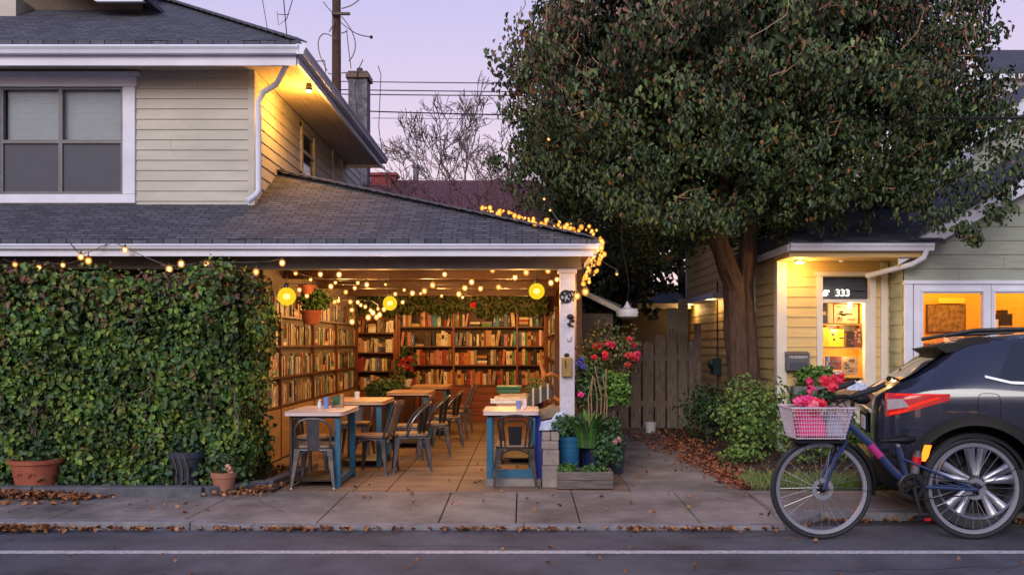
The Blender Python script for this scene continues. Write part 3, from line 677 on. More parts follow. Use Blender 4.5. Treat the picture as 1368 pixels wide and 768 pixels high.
# ================================================================= TABLES AND CHAIRS
def table(loc, wx, dy, h, top, label, rz=0, plinth=False, lower=True):
    lm={-1:'blue_paint' if plinth else 'metal_dark',1:'blue_paint'}
    t=thing('cafe_table',label,'table',loc,rz,'cafe tables')
    m=MB(); r=.035; pts=[]
    for cx,cy,a0 in ((wx/2-r,dy/2-r,0),(-wx/2+r,dy/2-r,PI/2),(-wx/2+r,-dy/2+r,PI),(wx/2-r,-dy/2+r,1.5*PI)):
        for i in range(5): a=a0+i*PI/8; pts.append((cx+r*math.cos(a),cy+r*math.sin(a),h-.034))
    m.prism(pts,(0,0,.034)); m.build('tabletop',top,t,world=False,bevel=.005)
    m=MB(); m.box(-wx/2+.04,wx/2-.04,-dy/2+.05,dy/2-.05,h-.06,h-.036); m.build('apron','metal_black',t,world=False)
    for sx in (-1,1):
        for sy in (-1,1):
            m=MB(); x=sx*(wx/2-.055); y=sy*(dy/2-.07); w_=.026 if sx>0 or plinth else .012; m.box(x-w_,x+w_,y-.022,y+.022,.0,h-.061); m.build('leg',lm[sx],t,world=False,bevel=.003)
    for sx in (-1,1):
        m=MB(); x=sx*(wx/2-.055); m.box(x-.02,x+.02,-dy/2+.093,dy/2-.093,.03,.085 if sx>0 or plinth else .05); m.build('stretcher',lm[sx],t,world=False)
    if plinth:
        m=MB(); m.box(-wx/2+.02,wx/2+.02,-dy/2-.0,-dy/2+.045,0,.065); m.build('plinth','concrete',t,world=False)
        m=MB(); m.box(-wx/2+.082,wx/2-.082,-dy/2+.06,-dy/2+.085,.066,.145); m.build('stretcher','blue_paint',t,world=False)
    else:
        m=MB(); m.box(-wx/2+.09,wx/2-.09,-dy/2+.1,dy/2-.1,.05,.065); m.build('lower_shelf','metal_black',t,world=False)
    return t
table((-1.905,8.53,0),.53,.85,.69,'table_white','pale pink-white topped table with blue legs, nearest the hedge')
table((-1.76,9.85,0),.56,.8,.70,'table_wood','second table from the street on the left side, warm wooden top')
table((-1.45,11.6,0),.54,.8,.70,'table_wood','third table from the street, behind the barrel-backed chairs')
table((-1.35,13.2,0),.54,.8,.70,'table_wood','rearmost left table by the corner bookcase')
table((-.12,8.60,0),.51,.7,.685,'table_white','pale topped blue table on a white plinth beside the porch post',plinth=True)
table((-.05,10.1,0),.5,.8,.66,'table_wood','low table stacked with books behind the blue plinth table')
# chairs (local: faces +Y, backrest at -Y)
def chair(kind,label,loc,rz):
    t=thing('cafe_chair',label,'chair',loc,rz,'metal cafe chairs')
    mt='metal_grey' if kind!='wire' else 'metal_dark'; w=.165; sh=.385
    m=MB(); pts=[]
    for cx,cy,a0 in ((w-.05,w-.05,0),(-w+.05,w-.05,PI/2),(-w+.05,-w+.05,PI),(w-.05,-w+.05,1.5*PI)):
        for i in range(5): a=a0+i*PI/8; pts.append((cx+.05*math.cos(a),cy+.05*math.sin(a),sh-.04))
    m.prism(pts,(0,0,.028)); m.build('seat_pan',mt,t,world=False,bevel=.006)
    m=MB(); m.prism([(x*.97,y*.97,sh-.0115) for x,y,z in pts],(0,0,.018)); m.build('seat','seat_wood',t,world=False,bevel=.005)
    for sx in (-1,1):
        for sy in (-1,1):
            m=MB(); a=Vector((sx*(w-.02),sy*(w-.02),sh-.03)); b=Vector((sx*(w+.028),sy*(w+.028),0))
            V=[]; 
            for p,hw in ((a,.030),(a.lerp(b,.3),.021),(a.lerp(b,.97),.011),(b,.013)):
                for i,j in ((-1,-1),(1,-1),(1,1),(-1,1)): V.append(p+Vector((i*hw,j*hw,0)))
            m.add(V,[(0,3,2,1),(12,13,14,15)]+[(k*4+q,k*4+(q+1)%4,k*4+4+(q+1)%4,k*4+4+q) for k in range(3) for q in range(4)])
            m.build('leg',mt,t,world=False,bevel=.003)
    for sy in (-1,1):
        m=MB(); n=12; m.tube([Vector((math.cos(PI*i/n)*(w-.0+.016*math.sin(0)),sy*(w+.005),sh-.17+math.sin(PI*i/n)*.135)) for i in range(n+1)],.008,6); m.build('brace',mt,t,world=False,smooth=True)
    for sx in (-1,1):
        m=MB(); n=12; m.tube([Vector((sx*(w+.005),math.cos(PI*i/n)*w,sh-.17+math.sin(PI*i/n)*.135)) for i in range(n+1)],.008,6); m.build('brace',mt,t,world=False,smooth=True)
    if kind=='splat':
        bh=.635-sh
        m=MB(); pt=[(-w+.02,-w+.01,sh-.02),(-w-.0,-w-.02,sh+bh*.6)]+[(-(w-.03)*math.cos(PI*i/8)-(-.0),-w-.035,sh+bh-.05+.05*math.sin(PI*i/8)) for i in range(9)]+[(w,-w-.02,sh+bh*.6),(w-.02,-w+.01,sh-.02)]
        m.tube(pt,.011,8); m.build('back_frame',mt,t,world=False,smooth=True)
        m=MB(); m.prism([(-.05,-w-.004,sh-.045),(.05,-w-.004,sh-.045),(.062,-w-.036,sh+bh-.015),(-.062,-w-.036,sh+bh-.015)],(0,.005,0)); m.build('splat',mt,t,world=False)
    elif kind=='wire':
        bh=.66-sh
        for k,(ww,hh) in enumerate(((w-.01,bh),(w-.055,bh-.04))):
            m=MB(); pt=[(-ww*.8,-w+.01,sh-.02),(-ww,-w-.02,sh+hh*.75)]+[(-ww*math.cos(PI*i/8),-w-.03,sh+hh-.05+.05*math.sin(PI*i/8)) for i in range(1,8)]+[(ww,-w-.02,sh+hh*.75),(ww*.8,-w+.01,sh-.02)]
            m.tube(pt,.011-.003*k,8); m.build('back_frame',mt,t,world=False,smooth=True)
        m=MB(); m.prism([(-.055,-w+.005,sh),(.055,-w+.005,sh),(.065,-w-.025,sh+bh-.1),(-.065,-w-.025,sh+bh-.1)],(0,.004,0)); m.build('splat','metal_black',t,world=False)
    elif kind=='slant':
        bh=.72-sh
        for sx in (-1,1):
            m=MB(); m.tube([(sx*(w-.01),-w+.02,sh-.02),(sx*(w-.005),-w-.05,sh+bh*.6),(sx*(w-.02),-w-.10,sh+bh)],[.014,.012,.010],8); m.build('back_post',mt,t,world=False,smooth=True)
        m=MB(); m.prism([(-w+.02,-w-.105,sh+bh-.03),(w-.02,-w-.105,sh+bh-.03),(w-.04,-w-.108,sh+bh+.012),(-w+.04,-w-.108,sh+bh+.012)],(0,.02,0)); m.build('top_rail','seat_wood',t,world=False,bevel=.004)
        m=MB(); m.prism([(-.07,-w+.005,sh),(.07,-w+.005,sh),(.08,-w-.09,sh+bh-.035),(-.08,-w-.09,sh+bh-.035)],(0,.006,0)); m.build('splat','seat_wood',t,world=False)
    else:   # barrel: curved hoop and vertical slats
        bh=.70-sh; n=16; hoop=[]
        for i in range(n+1):
            a=PI+PI*i/n; s_=math.sin(PI*i/n)
            hoop.append(Vector((math.cos(a)*(w+.02),math.sin(a)*(w+.05)*1.0-.0+(.02),sh+.10+(bh-.10)*s_**.7)))
        m=MB(); m.tube([Vector((-w,.06,sh-.02))]+hoop+[Vector((w,.06,sh-.02))],.013,8); m.build('hoop',mt,t,world=False,smooth=True)
        for i in range(3,n-2,2):
            a=PI+PI*i/n; p=hoop[i]; q=Vector((math.cos(a)*(w-.03),math.sin(a)*(w-.03),sh)); m=MB(); m.beam(q,p,.034,.006,up=(math.cos(a),math.sin(a),0)); m.build('slat','metal_dark',t,world=False)
    return t
chair('splat','grey metal chair with a flat centre splat tucked under the table nearest the hedge',(-1.90,8.27,0),0)
chair('wire','dark wire-backed metal chair tucked under the blue plinth table',(-.085,8.30,0),R(2))
chair('slant','grey chair with slanted back between the two nearest left tables',(-1.52,9.12,0),R(80))
chair('barrel','barrel-backed slatted metal armchair nearest the street',(-1.16,9.28,0),R(100))
chair('slant','slant-backed wooden chair at the second left table',(-1.30,10.2,0),R(85))
chair('barrel','barrel-backed slatted armchair second from the street, behind the first',(-1.06,10.5,0),R(97))
chair('barrel','barrel-backed slatted armchair third from the street',(-.98,11.5,0),R(97))
chair('slant','slant-backed chair beside the third left table',(-.98,12.4,0),R(95))
chair('slant','rearmost chair, nearest the back bookcase',(-.96,13.3,0),R(95))
chair('splat','dark splat-backed chair facing the street at the far side of the second table',(-1.98,10.55,0),R(180))
chair('wire','wire-backed chair by the plywood cabinet, half hidden under the nearest table',(-2.10,9.0,0),R(-95))
# things on tables
def cup(label,loc,r,h,mt,cat='cup',g=None,nm='cup'):
    m=MB(); x,y,z=loc; m.lathe(loc,[(r*.85,0),(r,h),(r*.9,h),(r*.75,.006)],14,cap=True); return tag(m.build(nm,mt,smooth=True),label,cat,g)
z=.691
sh=thing('salt_shaker','small glass salt shaker beside the blue tumbler on the nearest left table','salt shaker',(PX(427,8.6),8.6,z))
m=MB(); m.lathe((PX(427,8.6),8.6,z),[(.02,0),(.022,.03),(.018,.06)],12); m.build('jar','white_plastic',sh,smooth=True)
m=MB(); m.lathe((PX(427,8.6),8.6,z+.0605),[(.019,0),(.017,.018),(.006,.022)],12); m.build('lid','silver',sh,smooth=True)
cup('pale blue tumbler on the nearest left table',(PX(436,8.6),8.6,z),.030,.105,'cup_blue')
mh=thing('menu_holder','wooden stand holding a dark green menu on the nearest left table','menu holder',(PX(450,8.75),8.75,z))
m=MB(); m.box(PX(443,8.75),PX(459,8.75),8.73,8.79,z,z+.02); m.box(PX(455,8.75),PX(459,8.75),8.73,8.79,z+.021,z+.125); m.build('stand','wood_light',mh)
m=MB(); m.box(PX(444,8.75),PX(454.5,8.75),8.75,8.765,z+.021,z+.105); m.build('menu','pot_green',mh)
cup('small white cup on the second left table',(PX(477,9.8),9.8,.701),.03,.085,'white_plastic')
cup('blue patterned tumbler on the pale table by the post',(PX(693,8.6),8.6,.686),.026,.075,'cup_blue')
cup('pink jar beside the blue tumbler on the pale table by the post',(PX(701,8.62),8.62,.686),.024,.09,'label_pink',nm='jar',cat='jar')
def flatbook(cx,cy,z,w,d,h,nm,lab,rz=0,g='books lying on the low table'):
    c,s=math.cos(rz),math.sin(rz); m=MB(); A=((c,s,0),(-s,c,0),(0,0,1))
    m.obox((cx,cy,z+.002),A,(w/2,d/2,.002),0); m.obox((cx,cy,z+h-.002),A,(w/2,d/2,.002),0); m.obox((cx,cy,z+h/2),A,(w/2-.004,d/2-.004,h/2-.0045),1)
    m.obox(Vector((cx,cy,z+h/2))+Vector((s,-c,0))*(d/2-.003),A,(w/2,.003,h/2-.0045),0)
    return tag(m.build('book',['book_'+nm,'pages']),lab,'book',g)
flatbook(-.20,9.9,.661,.34,.3,.035,'white','wide white open-paged book on the low table, bottom left of its pile',.05)
flatbook(-.12,9.95,.697,.40,.28,.028,'cream','wide cream book lying on the white book on the low table',-.03)
flatbook(-.10,10.0,.726,.34,.26,.025,'tan','tan book second from the top of the low table pile',.06)
m=MB(); m.box(-.30,-.03,10.05,10.25,.752,.80); m.box(-.31,-.02,10.04,10.26,.801,.835); tag(m.build('green_box','pot_green',bevel=.01),'dark green lidded box resting on the book pile of the low table','box')
# clutter between right table and post
CRT=thing('crate','wooden crate holding folded cloths between the pale table and the post','crate',(.24,8.95,0))
m=MB(); 
for zz in (.02,.13,.24,.35): m.box(.12,.50,8.8,8.815,zz,zz+.09); m.box(.12,.50,9.2,9.215,zz,zz+.09); m.box(.12,.135,8.816,9.199,zz,zz+.09); m.box(.485,.50,8.816,9.199,zz,zz+.09)
m.build('side_slats','wood_light',CRT); m=MB(); m.box(.136,.484,8.816,9.199,.42,.435); m.build('lid','wood_light',CRT)
def blanket(name,label,cx,cy,z,w,d,h,mt,cat,tilt=0,seed=1,stripe=None):
    rr=random.Random(seed); n=16; V=[]; m=MB()
    for k in range(2):
        for j in range(9):
            for i in range(n+1):
                u=i/n-.5; v=j/8-.5; e=max(0,1-(2*abs(u))**6)*max(0,1-(2*abs(v))**6); wv=math.sin(u*19+seed)*.012+math.sin(v*13+u*7)*.01
                zz=z+ (h*e+wv*e + tilt*u*w if k==0 else tilt*u*w); V.append((cx+u*w,cy+v*d,max(z*.0+zz,zz)))
    Fc=[]; 
    for k in range(2):
        o=k*9*(n+1)
        for j in range(8):
            for i in range(n):
                f=(o+j*(n+1)+i,o+j*(n+1)+i+1,o+(j+1)*(n+1)+i+1,o+(j+1)*(n+1)+i); Fc.append(f if k==0 else f[::-1])
    m.add(V,Fc); 
    if stripe:
        for q in range(len(m.f)): 
            if (q%n)%4==0: m.m[q]=1
    return tag(m.build(name,[mt]+([stripe] if stripe else []),smooth=True),label,cat)
blanket('folded_blanket','khaki folded blanket spilling over the crate by the post',.27,8.8,.60,.44,.36,.09,'khaki','blanket',.22,2)
m=MB(); 
for i in range(5): m.box(.15+.01*(i%2),.43,8.62+.008*i,8.84,.455+i*.026,.455+i*.026+.022)
tag(m.build('magazine_pile','khaki'),'pile of brown magazines on the crate under the khaki blanket','magazines')
m=MB(); m.prism([(.19,8.40,.505),(.36,8.40,.50),(.385,8.44,.68),(.30,8.44,.655)],(0,.012,0)); m.prism([(.14,8.385,.50),(.24,8.385,.50),(.27,8.41,.60),(.16,8.41,.58)],(0,.01,0))
tag(m.build('folded_newspaper','paper_blue'),'blue and white printed paper propped on the tan stone block','newspaper')
blanket('striped_cushion','dark cushion with pale stripes behind the pale table by the post',.16,9.35,.70,.30,.3,.16,'dark_cloth','cushion',.45,5,'stripe')
CW=thing('carved_chair','orange carved wooden chair frame behind the khaki blanket by the post','chair',(.33,9.9,0))
m=MB()
m.tube([(.20,9.8,.0),(.20,9.8,.5),(.19,9.8,.85),(.22,9.8,.98),(.17,9.8,1.12)],[.022,.022,.02,.028,.018],8); m.build('back_post','carved_wood',CW,smooth=True)
m=MB(); m.tube([(.20,9.8,.86),(.26,9.75,.80),(.33,9.7,.72),(.42,9.6,.66),(.47,9.55,.68),(.44,9.55,.71)],[.02,.026,.024,.022,.02,.014],8); m.build('armrest','carved_wood',CW,smooth=True)
m=MB(); m.tube([(.44,9.6,0),(.44,9.6,.66)],.018,8); m.build('leg','carved_wood',CW,smooth=True)
m=MB(); m.box(.18,.46,9.62,9.98,.40,.44); m.build('seat','carved_wood',CW)
m=MB(); m.tube([(.20,9.82,.94),(.3,9.86,.98),(.4,9.9,.93)],.018,8); m.build('top_rail','carved_wood',CW,smooth=True)
# tan stone block pillar
SP=thing('stone_block_stack','stack of rough tan stone blocks beside the planter box','stone blocks',(.235,8.22,0))
for i,(a,b,c,d_) in enumerate(((.165,.315,0,.20),(.17,.32,.202,.345),(.16,.315,.347,.425),(.163,.24,.427,.495),(.243,.32,.427,.495))):
    m=MB(); m.box(a,b,8.14,8.32,c,d_); m.build('block','stone',SP,bevel=.012)
m=MB(); m.prism([(.335,8.9,.0),(.40,8.9,.0),(.43,8.95,.72),(.37,8.95,.72)],(0,.02,0)); tag(m.build('teal_board','blue_paint',bevel=.003),'narrow teal board leaning behind the porch post','board')
m=MB(); m.prism([(.10,8.42,.02),(.17,8.42,.02),(.155,8.46,.62),(.12,8.46,.62)],(0,.3,0)); tag(m.build('blue_cloth','blue_deep',bevel=.004),'deep blue cloth hanging beside the pale table legs','cloth')

# ================================================================= LIGHTS IN THE CAFE
bm=MB(); bm.ball((0,0,-.03),.024,10,sq=(1,1,1.25)); bulb0=None
def bulb(parent,pos,r=1.0,nm='bulb',mt='bulb_glow'):
    global bulb0
    if bulb0 is None: bulb0={}
    if mt not in bulb0:
        q=MB(); q.ball((0,0,-.028),.017,8,0,sq=(1,1,1.2)); q.ball((0,0,-.028),.030,10,1,sq=(1,1,1.15)); o=q.build(nm,[mt,'amber_halo' if mt=='bulb_glow' else 'amber_halo_small'],parent,world=False,smooth=True); bulb0[mt]=o.data
    else:
        o=bpy.data.objects.new(nm,bulb0[mt]); COL.objects.link(o); o.parent=parent
    o.location=Vector(pos)-parent.location; o.scale=(r,r,r); return o
def string(label,pts,bulbs,sag=.03,group='string lights in the cafe',nm='string_light',r=1.0,mt='bulb_glow',wire=.004):
    """pts: wire support points; bulbs hang on short leads just under their own point"""
    t=thing(nm,label,'string lights',pts[0],0,group)
    m=MB(); path=[]
    for a,b in zip(pts[:-1],pts[1:]):
        for i in range(8): s_=i/8; path.append(a.lerp(b,s_)-Vector((0,0,sag*4*s_*(1-s_))))
    path.append(pts[-1]); m.tube(path,wire,4)
    for b in bulbs:
        near=min(path,key=lambda q:(q-b).length); m.tube([near,b+Vector((0,0,.03)),b],wire,4)
        m.lathe(b+Vector((0,0,-.012)),[(.011,0),(.011,.03)],6)
    m.build('wire','metal_black',t)
    for b in bulbs: bulb(t,b,r*random.uniform(.9,1.12),mt=mt)
    return t
def PB(lst,d): return [P(x,y-4,d) for x,y in lst]
string('string of warm bulbs draped along the white gutter board above the hedge',[P(92,322,8.24),P(108,340,8.22),P(150,322,8.24),P(226,356,8.22),P(276,348,8.22),P(342,350,8.24),P(378,345,8.3)],PB([(108,343),(242,352),(118,348),(167,334),(226,359),(276,353),(342,363),(377,351)],8.2),sag=.01)
string('string of warm bulbs just under the front beam at the left',[P(378,350,8.9),P(423,350,8.9),P(453,360,8.9),P(548,346,8.9)],PB([(423,355),(428,367),(453,367),(548,351)],8.9))
string('string of warm bulbs along the front beam in the middle and right',[P(548,346,8.9),P(594,360,8.9),P(658,352,8.9),P(732,356,8.9),P(760,346,8.8)],PB([(594,367),(658,361),(703,364),(732,362),(746,357)],8.9))
string('long straight string of warm bulbs crossing the cafe under the ceiling',[P(385,378,9.8),P(440,379,9.8),P(560,381,9.8),P(640,376,9.8),P(700,368,9.8),P(760,352,9.6)],PB([(400,388),(442,383),(490,381),(567,389),(578,381),(551,392),(613,393),(621,385),(630,377),(642,386),(666,384),(688,371),(736,378),(744,374)],9.8),sag=.01)
string('string of small warm bulbs along the top of the left wall bookcase',[P(395,383,9.9),P(440,396,11),P(480,400,12.4),P(520,398,14)],[P(x,y-4,d) for x,y,d in ((410,396,10),(447,404,11),(452,403,11),(462,391,11.4),(468,404,11.6),(474,386,11),(478,405,12),(482,409,12.2),(488,411,12.4),(495,416,12.6),(505,414,13),(528,394,13.5),(538,405,14),(470,415,12))])
string('loose string of small warm bulbs strung diagonally from the hedge corner to the back',[P(372,352,8.8),P(430,372,9.8),P(500,372,11),P(560,386,12.5),P(640,392,13.8)],[P(x,y-3,d) for x,y,d in ((395,365,9.2),(415,374,9.6),(448,378,10.1),(478,378,10.6),(515,381,11.3),(540,388,12),(562,393,12.5),(590,396,13),(618,398,13.5))],r=.75)
string('second run of warm bulbs on the gutter board, far left above the hedge',[P(4,346,8.22),P(60,350,8.2),P(110,346,8.22)],PB([(20,354),(52,358),(84,355)],8.2),r=.8)
string('cluster of warm bulbs above the corner bookcase',[P(480,405,14.2),P(500,412,14.4),P(530,405,14.4)],[P(x,y-4,14.3) for x,y in ((492,424),(498,418),(503,424),(507,421),(470,430),(513,414),(518,409))],r=1.5)
# lanterns
def lantern(label,pos,r,hang):
    t=thing('globe_lantern',label,'lantern',pos,0,'yellow globe lanterns')
    m=MB(); m.ball(pos,r,18,0,sq=(1,1,1.02)); m.ball(Vector(pos)+Vector((0,0,-.0)),r*.42,12,1,sq=(1,1,.8)); m.build('globe',['lantern_glow','lantern_core'],t,smooth=True)
    m=MB(); p=Vector(pos); m.lathe(p+Vector((0,0,r*.97)),[(r*.32,0),(r*.28,.03),(r*.12,.05)],10); m.tube([p+Vector((0,0,r+.04)),Vector((pos[0],pos[1],hang))],.004,5); m.build('cord','metal_black',t)
    lamp(p+Vector((0,-r-.03,-.02)),1.2,(1,.7,.15),.05)
lantern('yellow glowing globe lantern by the hedge corner, leftmost and largest',P(383,396,8.75),.088,2.15)
lantern('pale yellow glowing globe lantern hanging mid-cafe',P(521,405,9.8),.078,2.15)
lantern('textured yellow globe lantern hanging left of the porch post',P(717,389,9.0),.080,2.15)
warm=(1,.48,.135)
for (x,y,z_,e_) in ((-1.9,9.6,1.98,13),(-.9,9.6,1.98,13),(-.1,9.7,1.95,12),(-2.2,11,1.95,12),(-1.2,11.2,2.0,13),(-.2,11.4,2.0,13),(-2.2,12.8,1.95,14),(-1.2,13,1.98,14),(-.3,13,1.98,14),(-2.2,14.3,1.9,8),(-.9,14.2,1.95,9),(.0,14.2,1.95,9),(-1.4,8.85,1.95,5),(.0,8.9,1.95,5)):
    lamp((x,y,z_-.1),e_*1.85,warm,.06)
# fairy lights along the hip and hanging at the corner
t=thing('fairy_lights','dense tangle of amber fairy lights along the hip and hanging off the roof corner','fairy lights',P(795,318,8.3))
m=MB(); A=Vector((ex,ey,ez+.03)); B=Vector(hipw)+Vector((0,0,.03)); pts=[]
for i in range(60):
    s_=(i/60)**1.0*.36; p=A.lerp(B,s_)+Vector((random.uniform(-.05,.05),random.uniform(-.07,.03),random.uniform(-.01,.06))); pts.append(p)
m.tube(pts,.004,4); dn=[]
for i in range(44):
    s_=i/44; x=PX(803,8.28)-.17*max(0,s_-.2)**1.1*1.3+random.uniform(-.05,.05)*(s_>.25)+random.uniform(-.015,.015); dn.append(Vector((x,8.26+random.uniform(-.03,.05),2.27-s_*.46)))
m.tube(dn,.004,4); m.build('wire','metal_dark',t)
cnt=0
for p in pts[:54]+dn[:42]:
    bulb(t,p+Vector((0,0,.02)),random.choice([.28,.35,.45,.6,.8]),mt='fairy_glow')
lamp((ex+.06,8.2,2.15),1.6,(1,.5,.12),.05); lamp((ex-.4,8.35,2.62),1.2,(1,.5,.12),.05); lamp((.80,8.45,1.9),13,(1,.5,.12),.12)
for (x,y,d,lb_) in ((735,186,9.4,'upper'),(727,266,9.6,'middle'),(734,280,9.5,'lower')):
    pass
string('two amber bulbs hanging beside the porch post',[P(776,345,8.4),P(782,375,8.4)],[P(782,385,8.4),P(771,391,8.5)],nm='string_light',r=1.1)
string('sparse strand of small warm bulbs climbing through the tree crown',[P(742,170,8.9),P(733,186,9.0),P(728,262,9.1),P(736,280,9.0),P(770,320,8.9),P(824,360,8.9)],[P(733,184,9.0),P(727,264,9.05),P(735,279,9.0),P(824,364,8.9)],r=.5)

# ================================================================= HEDGE, POTS, PLANTS
hx0,hx1,hy0,hy1,hz=-6.3,-2.56,8.02,8.85,1.86
HG=thing('hedge','dense clipped dark green ivy hedge in front of the cafe','hedge',((hx0+hx1)/2,8.4,.05))
def hedge_pts(n):
    r=RNG.random(n); X=np.empty((n,3)); N=np.zeros((n,3))
    a=r<.66; b=(r>=.66)&(r<.82); c=r>=.82; U=RNG.random((n,2))
    X[a]=np.stack([hx0+(hx1-hx0)*U[a,0],np.full(a.sum(),hy0),.04+hz*U[a,1]],1); N[a]=(0,-1,.15)
    X[b]=np.stack([hx0+(hx1-hx0)*U[b,0],hy0+(hy1-hy0)*U[b,1],np.full(b.sum(),hz)],1); N[b]=(0,-.3,1)
    X[c]=np.stack([np.full(c.sum(),hx1),hy0+(hy1-hy0)*U[c,0],.04+hz*U[c,1]],1); N[c]=(1,-.2,.2)
    bul=(np.sin(X[:,0]*3.1+X[:,2]*2)+np.sin(X[:,2]*5+X[:,0]*7)+np.sin(X[:,0]*13+X[:,2]*11)*.8)*.03+RNG.normal(0,.05,n)
    X+=N*bul[:,None]
    ed=(X[:,2]>hz-.05); X[ed,2]+=RNG.normal(0,.03,ed.sum())+.03*np.sin(X[ed,0]*4)+.025*np.sin(X[ed,0]*11); st=ed&(RNG.random(n)<.04); X[st,2]+=RNG.uniform(.0,.07,st.sum())
    # rounded right corner
    k=(X[:,0]>hx1-.12)&(X[:,1]<hy0+.12); X[k,1]+=.06; return X,N
X,N=hedge_pts(32000); C=pick([(.055,.115,.025),(.08,.15,.025),(.035,.085,.028),(.12,.20,.03),(.05,.11,.035),(.17,.22,.035)],len(X),jit=.35)
C*=(1+.5*np.sin(X[:,0]*6+X[:,2]*4)*np.sin(X[:,2]*7-X[:,0]*3)+RNG.normal(0,.15,len(X)))[:,None].clip(.4,1.7)
red=(X[:,2]>1.45)&(RNG.random(len(X))<.28*np.clip((X[:,2]-1.4)/.5,0,1)); C[red]=pick([(.13,.045,.03),(.16,.08,.03),(.10,.06,.045)],red.sum())
yl=RNG.random(len(X))<.06; C[yl]=pick([(.13,.17,.04),(.16,.16,.05)],yl.sum())
leaf_mesh('foliage',X,N,RNG.uniform(.03,.07,len(X)),C,HG,jit=.6,droop=.6)
m=MB(); m.box(hx0,hx1-.13,hy0+.13,hy1-.1,.0,hz-.13); m.build('dark_core','dark_void',HG)  # near-black box stands in for the shade inside the hedge
dd=RNG.random((900,3)); Xd=np.stack([hx0+(hx1-hx0)*dd[:,0],hy0-.03-.03*dd[:,1],.1+1.7*dd[:,2]],1); Xd=Xd[(np.sin(Xd[:,0]*4.1+1)*np.sin(Xd[:,2]*5+Xd[:,0])>.45)]; leaf_mesh('dry_leaves',Xd,np.tile([0,-1,.1],(len(Xd),1)),.05,pick([(.20,.12,.05),(.15,.08,.04),(.22,.18,.06)],len(Xd)),HG,jit=.7)
m=MB()
for i in range(46):
    x=random.uniform(hx0+.3,hx1); z_=random.uniform(.05,.6); p=[Vector((x,hy0-.0,z_))]
    for k in range(5): p.append(p[-1]+Vector((random.uniform(-.08,.08),random.uniform(-.03,.02),random.uniform(.05,.16))))
    m=MB(); m.tube(p,.006,4); m.build('bare_stem','twig',HG)
for i in range(7): x=-2.80+.035*i; m=MB(); m.tube([(x,8.1+.1*i,0),(x+.02,8.08+.1*i,.25),(x-.05,8.1+.1*i,.6)],.012,5); m.build('woody_stem','twig',HG)
def pot(name,label,c,r0,r1,h,mt,rim=.022,cat='flower pot',group=None,parent=None):
    t=thing(name,label,cat,c,0,group) if parent is None else parent
    m=MB(); m.lathe(c,[(r0,0),(r1*.965,h-rim*1.6),(r1*.965,h-rim*1.6),(r1*1.04,h-rim*1.6),(r1*1.06,h),(r1*.95,h),(r1*.92,h-.02)],26); m.build('pot',mt,t,smooth=True)
    m=MB(); m.lathe(Vector(c)+Vector((0,0,h-.03)),[(r1*.9,0),(r1*.9,.006)],20); m.build('soil','soil',t); return t
def bush(parent,c,rad,n,size,cols,nm='foliage',shell=.55,droop=.3,jit=.7,sq=(1,1,1)):
    g=RNG.normal(0,1,(n,3)); g/=np.linalg.norm(g,axis=1)[:,None]; rr=RNG.uniform(shell,1.08,(n,1)); sqv=np.array(sq)
    lump=1+.12*np.sin(g[:,0:1]*7+3)+.1*np.sin(g[:,2:3]*9+1)
    return leaf_mesh(nm,np.array(c)+g*rr*rad*sqv*lump,g+np.array([0,-.1,.3]),size,pick(cols,n),parent,droop=droop,jit=jit)
def blooms(parent,c,rad,n,r,cols,nm='flower',front=True):
    for i in range(n):
        g=Vector((random.gauss(0,1),random.gauss(0,1),random.gauss(0,1))).normalized()
        if front: g.y=-abs(g.y)
        p=Vector(c)+g*rad*random.uniform(.85,1.05); col=random.choice(cols); k=9
        P_=[];Nn=[]
        for j in range(k):
            a=2*PI*j/k*1.618; P_.append(p+Vector((math.cos(a),-.2,math.sin(a)))*r*.36*(j/k+.2)); Nn.append(Vector((math.cos(a)*.6,-1,math.sin(a)*.6)))
        leaf_mesh(nm,[list(q) for q in P_],[list(q) for q in Nn],r*.62,pick([col],k,jit=.25),parent,matn='flower',jit=.25,droop=0,aspect=1)
def sprouts(parent,c,rad,n,h,col=GREENS,wd=.012,nm='blades',lean=.5):
    m=MB()
    for i in range(n):
        a=random.uniform(0,2*PI); r=rad*random.random()**.5; b=Vector(c)+Vector((math.cos(a)*r,math.sin(a)*r,0)); hh=h*random.uniform(.6,1.1); ln=lean*random.uniform(.3,1)*hh
        d=Vector((math.cos(a),math.sin(a),0)); sd=Vector((-d.y,d.x,0))*wd; cc=[x*random.uniform(.8,1.25) for x in random.choice(col)]; V=[];k=5
        for j in range(k+1):
            s_=j/k; p=b+d*ln*s_**1.8+Vector((0,0,hh*(s_-.25*s_**3))); ww=(1-s_**2)*.9+.1; V+= [p-sd*ww,p+sd*ww]
        m.add(V,[(2*j,2*j+1,2*j+3,2*j+2) for j in range(k)],0,cc)
    return m.build(nm,'leaf',parent)
# pots in front of the hedge
t=pot('flower_pot','wide red-brown plastic planter with moulded motif in front of the hedge',(-4.30,7.93,.05),.165,.215,.245,'terracotta',cat='flower pot')
m=MB()
for dx in (-.06,.05):
    m.tube([(-4.30+dx+.028*math.cos(a)*.9,7.93-.198,.17+.02*math.sin(a*1.5)) for a in [i*.6 for i in range(9)]],.005,5)
m.build('motif','book_brick-red',t)
bush(t,(-4.30,7.95,.36),.12,130,.06,GREENS,sq=(1.4,.8,.9))
t=pot('flower_pot','tall dark blue-black pot standing against the hedge',(-3.00,8.0,.02),.105,.150,.335,'pot_dark',rim=.035)
bush(t,(-3.0,8.0,.42),.10,110,.055,GREENS,sq=(1.5,1,.7)); m=MB()
for i in range(3): x=-3.05+.05*i; m.tube([(x,7.87,.05),(x+.01,7.86,.2),(x-.02,7.84,.33)],.006,5)
m.build('stem','twig',t)
